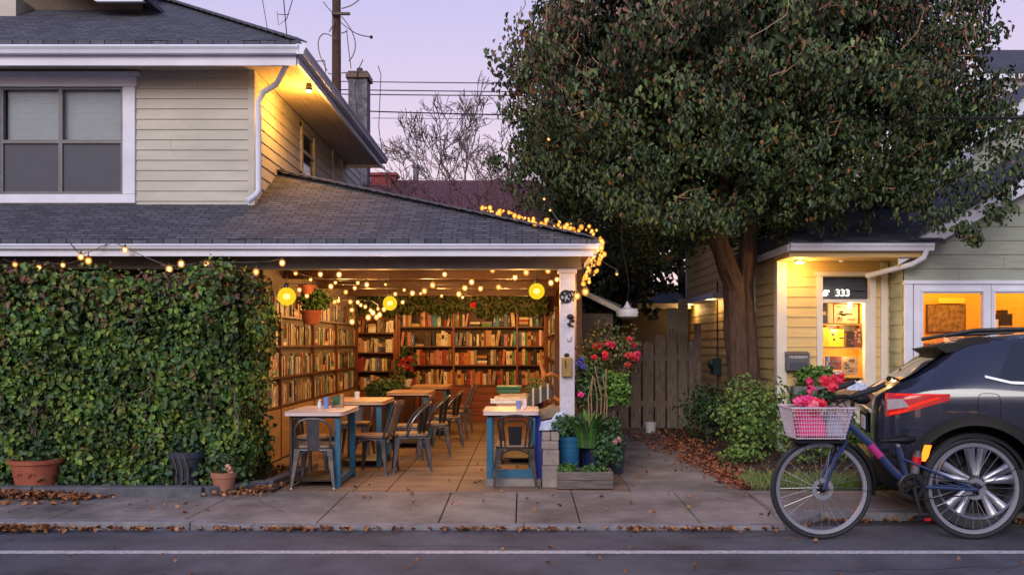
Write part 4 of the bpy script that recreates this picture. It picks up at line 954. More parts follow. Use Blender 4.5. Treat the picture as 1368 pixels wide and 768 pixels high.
t=pot('flower_pot','small terracotta pot with a leafy seedling at the end of the kerb',(-2.62,7.84,.0),.07,.105,.19,'terracotta_pale',rim=.028)
bush(t,(-2.64,7.84,.27),.085,120,.045,GREENS,sq=(1.3,1,.9)); blooms(t,(-2.56,7.80,.22),.02,2,.05,[(.6,.3,.2)])
# undergrowth at hedge foot
g=RNG.random((650,3)); Xp=np.stack([hx0+(3.85)*g[:,0],7.86+.16*g[:,1],.05+.18*g[:,2]**2],1); tag(leaf_mesh('ground_ivy',Xp,np.tile([0,-.7,.7],(650,1)),.06,pick(GREENS,650),jit=.6),'low ivy leaves along the foot of the hedge','ground cover',kind='stuff')
# hanging pots in cafe
t=pot('hanging_pot','square-rimmed terracotta pot of trailing green plant hanging by the left bookcase',(-2.44,10.3,1.53),.085,.118,.16,'terracotta'); bush(t,(-2.40,10.3,1.80),.15,520,.045,[(.07,.16,.03),(.10,.2,.04),(.05,.1,.03)],sq=(1.15,1,.85))
m=MB()
for a in (0,2.1,4.2): m.tube([(-2.44+.11*math.cos(a),10.3+.11*math.sin(a),1.68),(-2.44,10.3,2.1)],.003,4)
m.tube([(-2.44,10.3,2.1),(-2.44,10.3,2.155)],.003,4); m.build('hanger','metal_black',t)
t=pot('hanging_pot','small empty terracotta pot hanging above the trailing plant',(-2.42,10.0,1.86),.055,.085,.10,'terracotta')
m=MB()
for a in (0,2.1,4.2): m.tube([(-2.42+.08*math.cos(a),10.0+.08*math.sin(a),1.95),(-2.42,10.0,2.155)],.003,4)
m.build('hanger','metal_black',t)
# garland on top of back bookcase
g=RNG.random((5200,3)); Xg=np.stack([-2.75+3.15*g[:,0],14.95+.3*g[:,1],1.84+.30*g[:,2]+.05*np.sin(g[:,0]*25)],1); low=RNG.random(5200)<.12; Xg[low,2]-=.07
GA=thing('ivy_garland','dark trailing ivy garland along the top of the back bookcase','garland',(-1.2,15.1,1.85)); leaf_mesh('foliage',Xg,np.tile([0,-1,.3],(5200,1)),.06,pick([(.04,.07,.02),(.06,.09,.03),(.03,.045,.02),(.09,.09,.03)],5200),GA,droop=.7)
m=MB()
m.tube([(-2.7+.155*i,14.95+.03*math.sin(i*2),1.98+.07*math.sin(i*1.7)) for i in range(20)],.008,4); m.build('stem','twig',GA)
blooms(GA,PX(632,14.9) and (PX(632,14.9),14.88,PZ(408,14.9)),.02,2,.08,[(.4,.02,.03)])
# poinsettia on stand near corner
t=pot('flower_pot','white pot of red poinsettia in front of the corner bookcase',(PX(543,14.4),14.4,.62),.06,.09,.13,'white_plastic'); m=MB(); m.box(PX(543,14.4)-.12,PX(543,14.4)+.12,14.28,14.52,0,.61); m.build('stand','wood_dark',t)
bush(t,(PX(543,14.4),14.4,.98),.18,260,.08,[(.03,.06,.025)],sq=(.9,.8,1.4)); blooms(t,(PX(543,14.35),14.3,1.0),.11,7,.10,[(.32,.01,.02)])
t=pot('flower_pot','green glazed pot with bushy fern behind the second left table',(PX(500,12.2),12.2,.52),.10,.13,.2,'pot_green'); m=MB(); m.box(PX(500,12.2)-.15,PX(500,12.2)+.15,12.05,12.35,0,.51); m.build('stand','wood_dark',t)
bush(t,(PX(515,12.1),12.1,.72),.16,420,.05,[(.04,.10,.03),(.06,.13,.04)],sq=(1.5,1,.7))
t=pot('flower_pot','trailing pale green plant in a dark pot near the corner bookcase',(PX(532,13.6),13.6,.5),.08,.1,.14,'pot_dark'); m=MB(); m.box(PX(532,13.6)-.1,PX(532,13.6)+.1,13.5,13.7,0,.49); m.build('stand','wood_dark',t)
bush(t,(PX(532,13.6),13.6,.78),.15,240,.04,[(.10,.14,.05),(.07,.1,.04)],sq=(.8,.8,1.4))
t=pot('flower_pot','round clipped green plant in a small pot behind the right tables',(PX(716,9.6),9.6,.62),.06,.08,.1,'pot_dark'); m=MB(); m.box(PX(716,9.6)-.08,PX(716,9.6)+.08,9.52,9.68,0,.61); m.build('stand','wood_dark',t)
bush(t,(PX(716,9.6),9.6,.82),.11,420,.03,[(.09,.12,.03),(.12,.14,.04)])

# ---- planter group right of post
PL=thing('planter_box','weathered grey wooden trough planter at the corner of the path','planter',(.555,8.19,0))
m=MB(); a,b,c,d_=.30,.80,8.04,8.34
for k in range(2): 
    z0_=.008+k*.077; m.box(a,b,c,c+.018,z0_,z0_+.074); m.box(a,b,d_-.018,d_,z0_,z0_+.074); m.box(a,a+.018,c+.019,d_-.019,z0_,z0_+.074); m.box(b-.018,b,c+.019,d_-.019,z0_,z0_+.074)
m.build('side_boards','planter_wood',PL,bevel=.004)
m=MB(); m.box(a+.02,b-.02,c+.02,d_-.02,.02,.14); m.build('soil','soil',PL)
bush(PL,(.36,8.14,.17),.06,150,.028,[(.09,.18,.03),(.06,.14,.03)],nm='lettuce',sq=(1.2,.7,.8)); bush(PL,(.62,8.12,.17),.09,230,.026,[(.08,.16,.03),(.05,.12,.03)],nm='herb',sq=(1.4,.6,.5)); sprouts(PL,(.42,8.15,.14),.05,20,.12,[(.08,.18,.03)])
m=MB()
for i in range(40): m.ball((random.uniform(.34,.78),random.uniform(8.06,8.16),.145),random.uniform(.008,.014),5)
m.build('bark_mulch','wood_light',PL)
t=pot('flower_pot','bright blue ribbed plastic pot behind the trough planter',(.425,8.46,0),.085,.112,.44,'pot_blue',rim=.03); bush(t,(.40,8.44,.54),.13,520,.035,[(.05,.12,.04),(.07,.14,.05),(.03,.08,.04)],sq=(1.25,1,.75)); m=MB()
for zz in (.1,.2,.3,.34): m.lathe((.425,8.46,zz),[(.0855+zz*.06,0),(.089+zz*.06,.006),(.0855+zz*.06,.012)],26,cap=False)
m.build('rib','pot_blue',t)
t=pot('flower_pot','navy blue pot of tall leafy fern behind the trough planter',(.66,8.50,0),.09,.115,.36,'pot_navy',rim=.03)
sprouts(t,(.60,8.42,.34),.11,95,.42,[(.06,.15,.03),(.09,.2,.04),(.04,.1,.03)],.022,lean=.75); bush(t,(.76,8.44,.38),.19,1200,.035,[(.05,.12,.04),(.07,.15,.05),(.04,.09,.05)],sq=(.9,.8,1.25)); blooms(t,(.86,8.33,.40),.03,2,.04,[(.45,.2,.2)])
m=MB()
for i in range(6): x=.62+.03*i; m.tube([(x,8.46,.4),(x+random.uniform(-.03,.03),8.45,.8),(x+random.uniform(-.05,.05),8.45,random.uniform(.9,1.12))],.005,5)
m.build('dry_stalk','wood_light',t)
# topiary ball, red flowering shrub, left bush
t=pot('topiary','bright green round topiary ball on a stem in front of the fence',(PX(818,9.1),9.1,0),.11,.14,.3,'pot_dark',cat='topiary'); m=MB(); m.tube([(PX(818,9.1),9.1,.28),(PX(820,9.1),9.1,.7)],.014,6); m.build('stem','twig',t)
bush(t,(PX(818,9.1),9.1,PZ(520,9.1)),.175,1700,.034,[(.10,.22,.03),(.08,.18,.03),(.13,.25,.05)],shell=.6)
t=pot('flowering_shrub','tall loose shrub with red blossoms behind the topiary ball',(PX(812,9.7),9.7,0),.14,.18,.32,'pot_dark',cat='shrub')
m=MB(); c0=Vector((PX(812,9.7),9.7,.3)); cc=Vector((PX(818,9.6),9.6,PZ(472,9.6)))
for i in range(11):
    e_=cc+Vector((random.uniform(-.3,.3),random.uniform(-.15,.15),random.uniform(-.1,.3))); m.tube([c0,c0.lerp(e_,.5)+Vector((random.uniform(-.04,.04),0,.03)),e_],[.009,.006,.004],5)
m.build('stem','twig',t)
bush(t,cc+Vector((-.02,0,.04)),.31,1750,.038,[(.10,.12,.03),(.14,.12,.04),(.07,.09,.03),(.16,.09,.04),(.05,.08,.03)],shell=.2,sq=(1.05,.8,.95)); blooms(t,cc+Vector((.08,-.12,-.0)),.18,10,.062,[(.42,.015,.03),(.36,.02,.02),(.45,.015,.06)]); blooms(t,cc+Vector((-.15,-.15,.0)),.08,5,.06,[(.65,.02,.04)]); 
t=pot('flowering_shrub','dark green shrub with a single pink bloom right beside the post',(PX(782,9.0),9.0,0),.12,.15,.3,'pot_dark',cat='shrub'); m=MB()
for i in range(5): m.tube([(PX(782,9),9,.28),(PX(782,9)+random.uniform(-.1,.1),9,.8)],.008,5)
m.build('stem','twig',t)
bush(t,(PX(783,9),9.0,PZ(512,9)),.22,1500,.036,[(.04,.10,.03),(.06,.13,.04),(.03,.07,.03)],shell=.3,sq=(1.0,.8,1.2)); blooms(t,(PX(775,8.8),8.75,PZ(527,8.8)),.005,1,.05,[(.8,.03,.25)]); blooms(t,(PX(775,8.8),8.8,PZ(487,8.8)),.06,4,.05,[(.04,.05,.3)])
# white hanging bell lantern
bp=P(838,417,10)
t=thing('bell_lantern','pale blue-white ribbed bell lantern hanging over the path','lantern',bp); m=MB(); m.lathe(bp,[(.07,-.07),(.115,-.05),(.125,.0),(.11,.03),(.045,.05),(.02,.09),(.006,.12)],22); m.build('shade','pane_white',t,smooth=True)
m=MB(); m.lathe(bp,[(.068,-.068),(.112,-.05),(.12,0),(.104,.028)],22,cap=False); m.build('liner','white_plastic',t,smooth=True); m=MB(); m.tube([bp+Vector((0,0,.11)),bp+Vector((.02,0,.3)),bp+Vector((-.06,.05,.8)),bp+Vector((.0,.1,1.6))],.005,5); m.build('cord','metal_black',t)
# ================================================================= FENCE, SHED, BACK YARD
FY=13.7
FN=thing('picket_fence','weathered grey dog-eared wooden fence closing the end of the path','fence',(1.9,FY,0))
x=.95; i=0
while x<2.66:
    h_=1.42+.11*math.sin(i*1.1)+random.uniform(-.03,.04)-(.12 if x<1.45 else 0); w_=random.uniform(.115,.15); m=MB()
    m.prism([(x,FY,.03),(x+w_,FY,.03),(x+w_,FY,h_-.05),(x+w_*.78,FY,h_),(x+w_*.22,FY,h_),(x,FY,h_-.05)],(0,.022,0)); m.build('picket','fence_wood',FN,bevel=.003); x+=w_+random.uniform(.03,.045); i+=1
m=MB(); m.box(.95,2.68,FY+.024,FY+.06,.35,.44); m.build('rail','fence_wood',FN); m=MB(); m.box(.95,2.68,FY+.024,FY+.06,1.05,1.14); m.build('rail','fence_wood',FN)
m=MB(); m.box(2.60,2.70,FY-.03,FY+.06,0,1.62); m.build('fence_post','fence_wood',FN)
m=MB(); m.box(2.20,2.36,FY+.1,FY+.13,0,1.86); m.box(2.37,2.52,FY+.1,FY+.13,0,2.0); tag(m.build('tall_fence_boards','siding_green',bevel=.004),'two taller mossy boards standing behind the grey picket fence','boards')
m=MB(); m.lathe((PX(869,13.3),13.3,0),[(.07,0),(.085,.15),(.075,.145)],16); tag(m.build('white_bucket','white_plastic',smooth=True),'small white bucket on the path at the foot of the fence','bucket')
SHD=thing('garden_shed','dark shed with a pale roof edge behind the fence','shed',(1.6,17,0))
m=MB(); m.box(.8,3.0,16.6,18.6,0,1.95); m.build('wall','siding_dark',SHD); m=MB(); m.prism([(.7,16.45,1.98),(3.05,16.45,1.98),(3.05,18.8,2.5),(.7,18.8,2.5)],(0,0,.06)); m.build('roof','shingle',SHD); m=MB(); m.box(.7,3.05,16.4,16.44,1.95,2.05); m.build('fascia','soffit',SHD)
LT=thing('lean_to','small dark lean-to with a pale sloping roof edge beside the cafe wall','lean-to',(1.1,11.6,0))
m=MB(); m.prism([(PX(775,11.5),11.4,PZ(386,11.5)),(PX(828,11.5),11.4,PZ(412,11.5)),(PX(828,11.5),11.4,PZ(419,11.5)),(PX(775,11.5),11.4,PZ(393,11.5))],(0,.04,0)); m.build('rake_board','soffit',LT)
m=MB(); m.prism([(.66,11.45,PZ(386,11.5)),(PX(829,11.5),11.45,PZ(411,11.5)),(PX(829,11.5),13.4,PZ(411,11.5)),(.66,13.4,PZ(386,11.5))],(0,0,.03)); m.build('roof','shingle',LT)
m=MB(); m.box(.66,1.15,11.6,13.3,0,1.7); m.build('wall','siding_dark',LT)

# ================================================================= TREES
def limb(m, p, d, L_, r, depth, spread=.5, up=.1, n=5, kids=3, minr=.004, seg=4, out=None, wob=.12, ratio=.68):
    p=Vector(p); pts=[p.copy()]; rs=[r]; d=Vector(d).normalized()
    for i in range(seg):
        d=(d+Vector((random.gauss(0,wob),random.gauss(0,wob),random.gauss(0,wob)+up*.3))).normalized(); p=p+d*(L_/seg); pts.append(p.copy()); rs.append(max(minr,r*(1-.45*(i+1)/seg)))
        if depth>0 and i>=1:
            for k in range(kids if i==seg-1 else max(1,kids-2)):
                dd=(d+Vector((random.gauss(0,spread),random.gauss(0,spread),random.gauss(0,spread*.8)+up))).normalized(); limb(m,p,dd,L_*ratio*random.uniform(.75,1.1),max(minr,rs[-1]*.62),depth-1,spread,up,max(3,n-1),kids,minr,seg,out,wob,ratio)
    m.tube(pts,rs,n,cap=False)
    if out is not None and depth<=0: out.append(pts[-1].copy())
TR=thing('street_tree','large dense broad-crowned tree with twin dark trunks rising between cafe path and cottage','tree',(2.68,11.2,0))
m=MB(); m.tube([(2.72,11.2,-.05),(2.70,11.2,.35),(2.66,11.2,1.2),(2.60,11.2,2.1),(2.42,11.1,2.6),(2.0,10.9,3.4),(1.4,10.7,4.3)],[.17,.14,.13,.125,.11,.085,.05],12)
m.tube([(2.84,11.32,-.05),(2.86,11.32,1.0),(2.80,11.35,2.0),(2.85,11.3,3.0),(2.9,11.2,4.4),(2.8,11.2,5.6)],[.14,.11,.10,.10,.09,.05],10)
m.tube([(2.60,11.15,2.0),(2.30,11.0,2.65),(1.95,10.8,3.2)],[.10,.085,.05],8)
for (a,b) in (((2.85,11.3,3.0),(4.6,10.6,4.0)),((2.88,11.2,3.6),(4.4,11.5,5.2)),((2.0,10.9,3.4),(.6,10.6,3.6)),((2.5,11.1,2.7),(2.2,9.9,3.4)),((2.85,11.2,4.0),(2.3,10.2,5.2)),((1.7,10.8,3.8),(.4,11,4.8)),((2.85,11.3,3.2),(3.6,9.9,3.5))):
    a=Vector(a); b=Vector(b); m.tube([a,a.lerp(b,.5)+Vector((0,0,.12)),b],[.085,.055,.02],7)
tk=m.build('trunk','bark',TR,smooth=True)
bm_=bmesh.new(); bm_.from_mesh(tk.data); bmesh.ops.subdivide_edges(bm_,edges=bm_.edges[:],cuts=5,use_grid_fill=True); bm_.normal_update()
from mathutils import noise as NZ
for v in bm_.verts:
    p=v.co+Vector((7,3,1)); q=Vector((p.x*9,p.y*9,p.z*1.6)); k=NZ.fractal(q,1,2,4)*.028+NZ.noise(p*2.2)*.02; fl=max(0,.4-v.co.z)**2*.3*(1+.8*math.sin(math.atan2(v.co.y,v.co.x)*5)); v.co+=v.normal*(k+fl)
bm_.to_mesh(tk.data); bm_.free()
CC=np.array([2.62,11.1,4.55]); CRAD=np.array([3.0,2.35,2.35])
def crownpts(n, zmin=None):
    g=RNG.normal(0,1,(n,3)); g/=np.linalg.norm(g,axis=1)[:,None]
    sgn=np.sign(g[:,2:3]); q=np.abs(g)**.86*np.sign(g); q/=np.linalg.norm(q,axis=1)[:,None]**.6
    lump=1+.09*np.sin(q[:,0:1]*6+q[:,2:3]*4)+.08*np.sin(q[:,1:2]*8+q[:,2:3]*5+1)+.07*np.sin(q[:,0:1]*13+q[:,2:3]*9)
    return q,lump
q,lump=crownpts(1050)
sh_=RNG.uniform(.80,1.0,(1050,1)); cen=CC+q*CRAD*lump*sh_
q2,l2=crownpts(520); cen2=CC+q2*CRAD*l2*RNG.uniform(.35,.8,(520,1)); cen=np.concatenate([cen,cen2]); q=np.concatenate([q,q2])
# lift the underside near the path, droop at the left edge
keep=(cen[:,2]>2.35+.0*cen[:,0])&~((cen[:,1]>13.2)&(cen[:,2]<2.9))&~((cen[:,0]>1.6)&(cen[:,0]<3.3)&(cen[:,2]<2.62)&(cen[:,1]<11.5))&~((cen[:,0]>3.2)&(cen[:,2]<3.0)&(cen[:,1]<11.5))
keep&=(cen[:,0]>-.42+.47*(cen[:,2]-3.9).clip(0,9)+RNG.normal(0,.08,len(cen)))&(cen[:,0]<5.35-.25*(cen[:,2]-4.6).clip(0,9)+RNG.normal(0,.12,len(cen)))
keep&=~((cen[:,0]<.75)&(cen[:,2]<3.0)&(cen[:,1]<10.2))
cen=cen[keep]; q=q[keep]
X,N=clumps(cen,.27,84,q); N[:,1]-=.25
# silhouettes: extra small clumps beyond the outline
q3,l3=crownpts(170); c3=CC+q3*CRAD*l3*RNG.uniform(1.02,1.12,(170,1)); k3=(c3[:,2]>2.9)&(c3[:,0]>-.42+.47*(c3[:,2]-3.9).clip(0,9))&(c3[:,0]<5.5-.25*(c3[:,2]-4.6).clip(0,9)); c3=c3[k3]; q3=q3[k3]; X3,N3=clumps(c3,.16,14,q3)
# sprays: left tip near the red roof and right tip over the cottage roof
spr=[(.05,10.6,3.45,.26),(-.1,10.7,3.25,.22),(.3,10.5,3.7,.3),(-.35,10.9,3.5,.13),(.1,10.9,3.05,.22),(.45,10.4,3.2,.3),(4.7,10.0,2.75,.26),(4.45,9.9,2.72,.28),(4.9,9.9,2.95,.3),(4.2,9.9,2.85,.3),(5.15,9.9,3.1,.26),(5.3,9.9,3.35,.24),(4.85,9.85,2.55,.16),(5.35,10,3.0,.14),(5.35,10.2,3.9,.25),(4.4,10.6,3.7,.35),(4.9,10.8,3.9,.38),(5.1,10.5,4.1,.32),(4.2,11,3.9,.4),(4.7,11.6,4.3,.4),(3.9,10.2,3.2,.28),(4.6,10.2,3.2,.26),(5.5,10.3,4.3,.22),(5.45,10.4,4.9,.2),(3.6,9.6,2.95,.3),(3.2,9.6,2.85,.28),(1.3,9.5,2.75,.3),(1.8,9.4,2.72,.28),(1.0,9.7,2.8,.25),(2.1,9.4,2.6,.2)]
spr+=[(.55,9.9,3.15,.24),(.8,9.7,2.95,.22),(1.05,9.6,2.8,.22),(1.3,9.5,2.65,.2),(.35,10.1,3.35,.26),(1.6,9.6,2.6,.18),(5.2,9.8,2.75,.2),(5.5,9.9,3.15,.18),(4.9,9.8,2.45,.12)]
cs=np.array([s[:3] for s in spr]); cr_=np.array([s[3] for s in spr]); X4,N4=clumps(cs,cr_,100,np.tile([0,-.8,.2],(len(spr),1)))
hs=[]
for i in range(150):
    x0=random.uniform(.2,5.3); y0=random.uniform(9.0,10.8); zb=2.95+random.uniform(-.15,.5)
    if 1.7<x0<3.3 and y0>10.3: continue
    rr2=((x0-CC[0])/CRAD[0])**2+((y0-CC[1])/CRAD[1])**2
    if rr2>1: continue
    zb=CC[2]-CRAD[2]*math.sqrt(1-rr2)*.86+.1; zb=max(zb,2.75 if x0>3.2 else 2.45)
    for k in range(random.randint(2,6)): hs.append((x0+random.gauss(0,.03),y0+random.gauss(0,.03),zb-.09*k))
hs=np.array(hs); hs=hs[~((hs[:,0]>3.1)&(hs[:,2]<2.55))]; X5,N5=clumps(hs,.085,13,np.tile([0,-.8,0],(len(hs),1)))
X=np.concatenate([X,X3,X4,X5]); N=np.concatenate([N,N3,N4,N5])
DG=[(.038,.070,.024),(.054,.088,.027),(.028,.055,.030),(.080,.115,.038),(.050,.066,.034)]
C=pick(DG,len(X),jit=.35)
nc=len(cen); ct=np.repeat(RNG.choice([.5,.8,1.1,1.6,2.3],nc,p=[.2,.25,.25,.2,.1]),84); C[:len(ct)]*=ct[:,None]
hh=np.clip((X[:,2]-3.2)/2.6,0,1); tl=np.clip((3.2-X[:,0])/3.5,0,1)*.6+.5
rd=RNG.random(len(X))<.62*hh*tl; C[rd]=pick([(.16,.065,.05),(.19,.10,.055),(.12,.06,.05),(.16,.13,.08)],rd.sum())
orr=RNG.random(len(X))<.028; C[orr]=pick([(.26,.12,.03),(.20,.14,.04),(.28,.15,.06)],orr.sum())
yg=(RNG.random(len(X))<.10)&(X[:,2]<3.9); C[yg]=pick([(.12,.14,.03),(.10,.13,.04)],yg.sum())
gi=RNG.normal(0,1,(11000,3)); gi/=np.linalg.norm(gi,axis=1)[:,None]; Xi=CC+gi*CRAD*RNG.uniform(.2,.66,(11000,1)); ki=(Xi[:,2]>2.9)&(Xi[:,0]>-.1+.40*(Xi[:,2]-3.8).clip(0,9)); Xi=Xi[ki]; gi=gi[ki]; NX=len(X); X=np.concatenate([X,Xi]); N=np.concatenate([N,gi]); C=np.concatenate([C,pick(DG,len(Xi))]); LS=RNG.uniform(.036,.080,len(X)); LS[NX:]=.15
leaf_mesh('crown',X,N,LS,C,TR,jit=.45,droop=1.1,aspect=.56,fold=.3)
m=MB(); random.seed(5)
for i in range(70):
    g=Vector((random.gauss(0,1),-abs(random.gauss(0,1)),random.gauss(0,.8))).normalized(); b=Vector(CC)+Vector((g.x*CRAD[0],g.y*CRAD[1],g.z*CRAD[2]))*.98
    if b.z<2.9: continue
    pts=[b]
    for k in range(6): pts.append(pts[-1]+Vector((random.gauss(.0,.09),random.gauss(-.01,.03),random.gauss(.05,.1))))
    m=MB(); m.tube(pts,.0055,4); m.build('bare_twig','wood_light',TR)
def leafy(name,label,c,crad,trunk,nl,size,cols,cnt=160,per=30,group=None):
    t=thing(name,label,'tree',(c[0],c[1],0),0,group); m=MB(); m.tube([(c[0],c[1],-.1),(c[0]+.1,c[1],c[2]*.6),(c[0],c[1],c[2]+crad[2]*.5)],[trunk,trunk*.7,trunk*.25],8)
    for i in range(8): a=i*.8; m.tube([(c[0]+.05,c[1],c[2]*.6),(c[0]+math.cos(a)*crad[0]*.6,c[1]+math.sin(a)*crad[1]*.6,c[2]+crad[2]*.3*math.sin(i*2))],[trunk*.4,.02],5)
    m.build('trunk','bark',t,smooth=True); g=RNG.normal(0,1,(cnt,3)); g/=np.linalg.norm(g,axis=1)[:,None]; lump=1+.14*np.sin(g[:,0:1]*6+g[:,2:3]*5)+.1*np.sin(g[:,2:3]*9)
    ce=np.array(c)+g*np.array(crad)*RNG.uniform(.55,1.05,(cnt,1))*lump; X,N=clumps(ce,np.mean(crad)*.2,per,g); leaf_mesh('crown',X,N,size,pick(cols,len(X)),t,jit=.6); return t
DK=[(.02,.035,.022),(.03,.045,.025),(.025,.03,.03)]
leafy('evergreen_tree','dark tall tree rising behind the left top of the big street tree',(1.0,16.5,5.7),(1.35,1.2,2.1),.16,0,.12,DK,150,26,'dark trees behind the fence')
leafy('evergreen_tree','dark bushy tree directly behind the bell lantern and fence',(1.35,15.5,2.75),(1.15,.8,1.15),.14,0,.11,DK,190,30,'dark trees behind the fence')
leafy('evergreen_tree','dark tree between the fence and the red-roofed house',(1.25,19,2.6),(1.5,1.2,1.9),.15,0,.12,DK,170,30,'dark trees behind the fence')
leafy('evergreen_tree','loose dark tree showing at the top right above the cottage roof',(7.0,17,6.6),(1.6,1.2,1.6),.15,0,.12,DK+[(.10,.07,.04)],110,22,'dark trees behind the fence')
leafy('evergreen_tree','dark tree closing the gap beyond the fence by the yellow wall',(3.2,18.6,3.0),(1.2,1,1.8),.15,0,.12,DK,120,26,'dark trees behind the fence')
BT=thing('bare_tree','leafless pale-twigged tree standing beyond the red roof','tree',(-1.4,24,0)); m=MB(); random.seed(12)
m.tube([(-1.4,24,0),(-1.45,24,3.6)],[.16,.11],7)
for a in range(7):
    an=a*.9+.2; limb(m,(-1.45,24,2.6+.22*a),(math.cos(an)*.62,math.sin(an)*.3,.95),2.1,.055,4,spread=.5,up=.08,n=3,kids=3,minr=.0085,seg=3,wob=.12,ratio=.60)
m.build('trunk','twig',BT)
TS=thing('bare_shrub','tangle of leafless reddish twigs rising behind the cafe roof','shrub',(-.9,17,0)); m=MB(); random.seed(3)
for i in range(13):
    x=-2.0+i*.22; limb(m,(x,17+random.uniform(-.3,.3),1.0),(random.uniform(-.35,.35),random.uniform(-.2,.2),1),2.35 if i>2 else 2.0,.024,3,spread=.55,up=.05,n=3,kids=4,minr=.005,seg=4,wob=.16,ratio=.5)
for i in range(10): x=-2+i*.3; m.tube([(x,17,0),(x,17,1.1)],.02,4)
m.build('branches','twig_red',TS)
RH=thing('red_roof_house','distant low house with a dark red shingled roof and small red chimney','house',(-1.8,21,0))
yy=20.5; za=PZ(300,yy); zr=PZ(238,22); m=MB(); m.box(-3.9,.9,yy+.3,24,0,za+.1); m.build('wall','siding_dark',RH)
m=MB(); m.prism([(-4.4,yy,za-.1),(1.2,yy,za-.1),(.35,22.3,zr),(-4.0,22.3,zr)],(0,0,-.05),o=(0,yy,za),u=(1,0,0),w=(0,1,.5)); m.prism([(1.2,yy,za-.1),(1.2,24.2,za-.1),(.35,22.3,zr)],(0,0,-.05),o=(1.2,yy,za),u=(0,1,0),w=(-1,0,.5)); m.prism([(-4.4,24.2,za-.1),(-4.0,22.3,zr),(.35,22.3,zr),(1.2,24.2,za-.1)],(0,0,-.05),o=(0,24,za),u=(1,0,0),w=(0,-1,.5)); m.build('roof','shingle_red',RH)
m=MB(); m.box(PX(494,22),PX(528,22),22.1,22.5,zr-.3,PZ(234,22)); m.box(PX(492,22),PX(530,22),22.05,22.55,PZ(234,22)+.002,PZ(230,22)); m.build('chimney','brick_red',RH)
m=MB(); xx=PX(553,22); m.lathe((xx,22.4,zr-.1),[(.07,0),(.07,.42),(.10,.43),(.10,.5)],10); m.tube([(xx,22.4,zr+.5),(xx,22.4,zr+.62)],.01,4); m.build('vent_pipe','grey_metal',RH)
# pole and wires
px_=PX(449.5,30); PO=thing('utility_pole','tall brown wooden utility pole with looping cables','pole',(px_,30,0)); m=MB(); m.tube([(px_,30,0),(px_,30,8),(px_,30,15.5)],[.19,.16,.13],10); m.build('shaft','bark',PO,smooth=True)
def W(l,d): return [P(x,y,d) for x,y in l]
m=MB()
for l in ([(449,52),(432,43),(424,55),(427,75),(437,95)],[(456,22),(470,40),(476,60),(472,75),(466,82)],[(432,3),(441,15),(450,20)],[(456,12),(470,8),(480,0)],[(455,30),(463,37),(478,47),(496,50)],[(463,40),(465,60),(469,92)],[(440,43),(447,30),(444,24)],[(456,45),(464,42)],[(430,82),(434,80),(435,98)],[(456,98),(463,97)],[(418,82),(434,82)],[(438,98),(445,100)]):
    p=W(l,29.7)
    for _ in range(3):
        q=[p[0]]
        for a,b in zip(p[:-1],p[1:]): q+= [a.lerp(b,.25),a.lerp(b,.75)]
        p=q+[p[-1]]
    m.tube(p,.020,4)
m.ball(P(496,50,29.7),.06,6); m.build('cables','metal_black',PO)
m=MB(); m.box(px_-.1,px_+.5,29.7,29.8,PZ(24,30),PZ(21,30)); m.build('crossarm','twig',PO)
def wire(label,y0,y1,d0,d1,x0,x1,r,sag=4):
    pts=[]; 
    for i in range(17): s_=i/16; d=d0+(d1-d0)*s_; p0=P(x0,y0,d0); p1=P(x1,y1,d1); p=p0.lerp(p1,s_); p.z-=sag*.02*4*s_*(1-s_); pts.append(p)
    m=MB(); m.tube(pts,r,5); return tag(m.build('overhead_wire','metal_black'),label,'wire','overhead wires across the sky')
wire('topmost thin overhead wire across the sky',109,111,30,28,445,1300,.016,3)
wire('second thin overhead wire, just below the topmost',120,123,30,28,445,1300,.018,3)
wire('third overhead wire from the top, slightly sagging',126,124,30,28,445,1300,.018,4)
wire('thick dark service wire crossing in front of the tree crown',149,158,15.4,8.4,494,1420,.011,2)
wire('faint thin wire below the thick service wire',158,160,30,28,497,1300,.010,2)

# ================================================================= YELLOW COTTAGE
CG=thing('yellow_cottage','small yellow clapboard cottage shop with lit display door and blue-black roof','cottage',(4,11,0))
fy=11.0; wx=3.12; bx_=4.66; et=2.34
m=MB(); m.box(wx+.03,4.47,fy+.42,17.2,-.05,2.4); m.box(wx+.03,3.45,fy+.03,fy+.45,0,2.35); m.box(PX(1170,fy),4.47,fy+.03,fy+.419,0,2.35); m.build('wall','dark_void',CG)
dx0,dx1,dz1=PX(1090,fy),PX(1168,fy),PZ(369,fy); mp_=PZ(442,fy)
m=MB(); siding(m,(0,fy,0),(1,0,0),(0,-1,0),.05,2.32,.122,wx,bx_,[(dx0,dx1,-.1,dz1)])
siding(m,(wx,0,0),(0,1,0),(-1,0,0),.05,2.40,.135,fy,12.3); siding(m,(wx,0,0),(0,1,0),(-1,0,0),.05,3.25,.135,12.32,17.2)
m.build('siding','siding_yellow',CG)
m=MB(); m.box(wx-.03,wx+.09,fy-.035,fy+.0,0,2.32); m.box(wx-.032,wx-.002,fy,fy+.10,0,2.32); m.build('corner_board','trim_cream',CG,bevel=.003); m=MB(); m.box(wx-.03,wx-.0,12.08,12.2,0,2.42); m.build('corner_board','trim_cream',CG,bevel=.003); m=MB(); m.box(PX(1166,fy)+.09,PX(1166,fy)+.17,fy-.035,fy,0,2.30); m.build('corner_board','trim_cream',CG,bevel=.003); m=MB(); m.box(wx-.03,wx,17.1,17.2,0,3.25); m.build('corner_board','trim_cream',CG,bevel=.003)
m=MB(); m.box(wx+.06,bx_+.5,12.3,17.2,2.4,3.25); m.build('rear_wall','dark_void',CG)
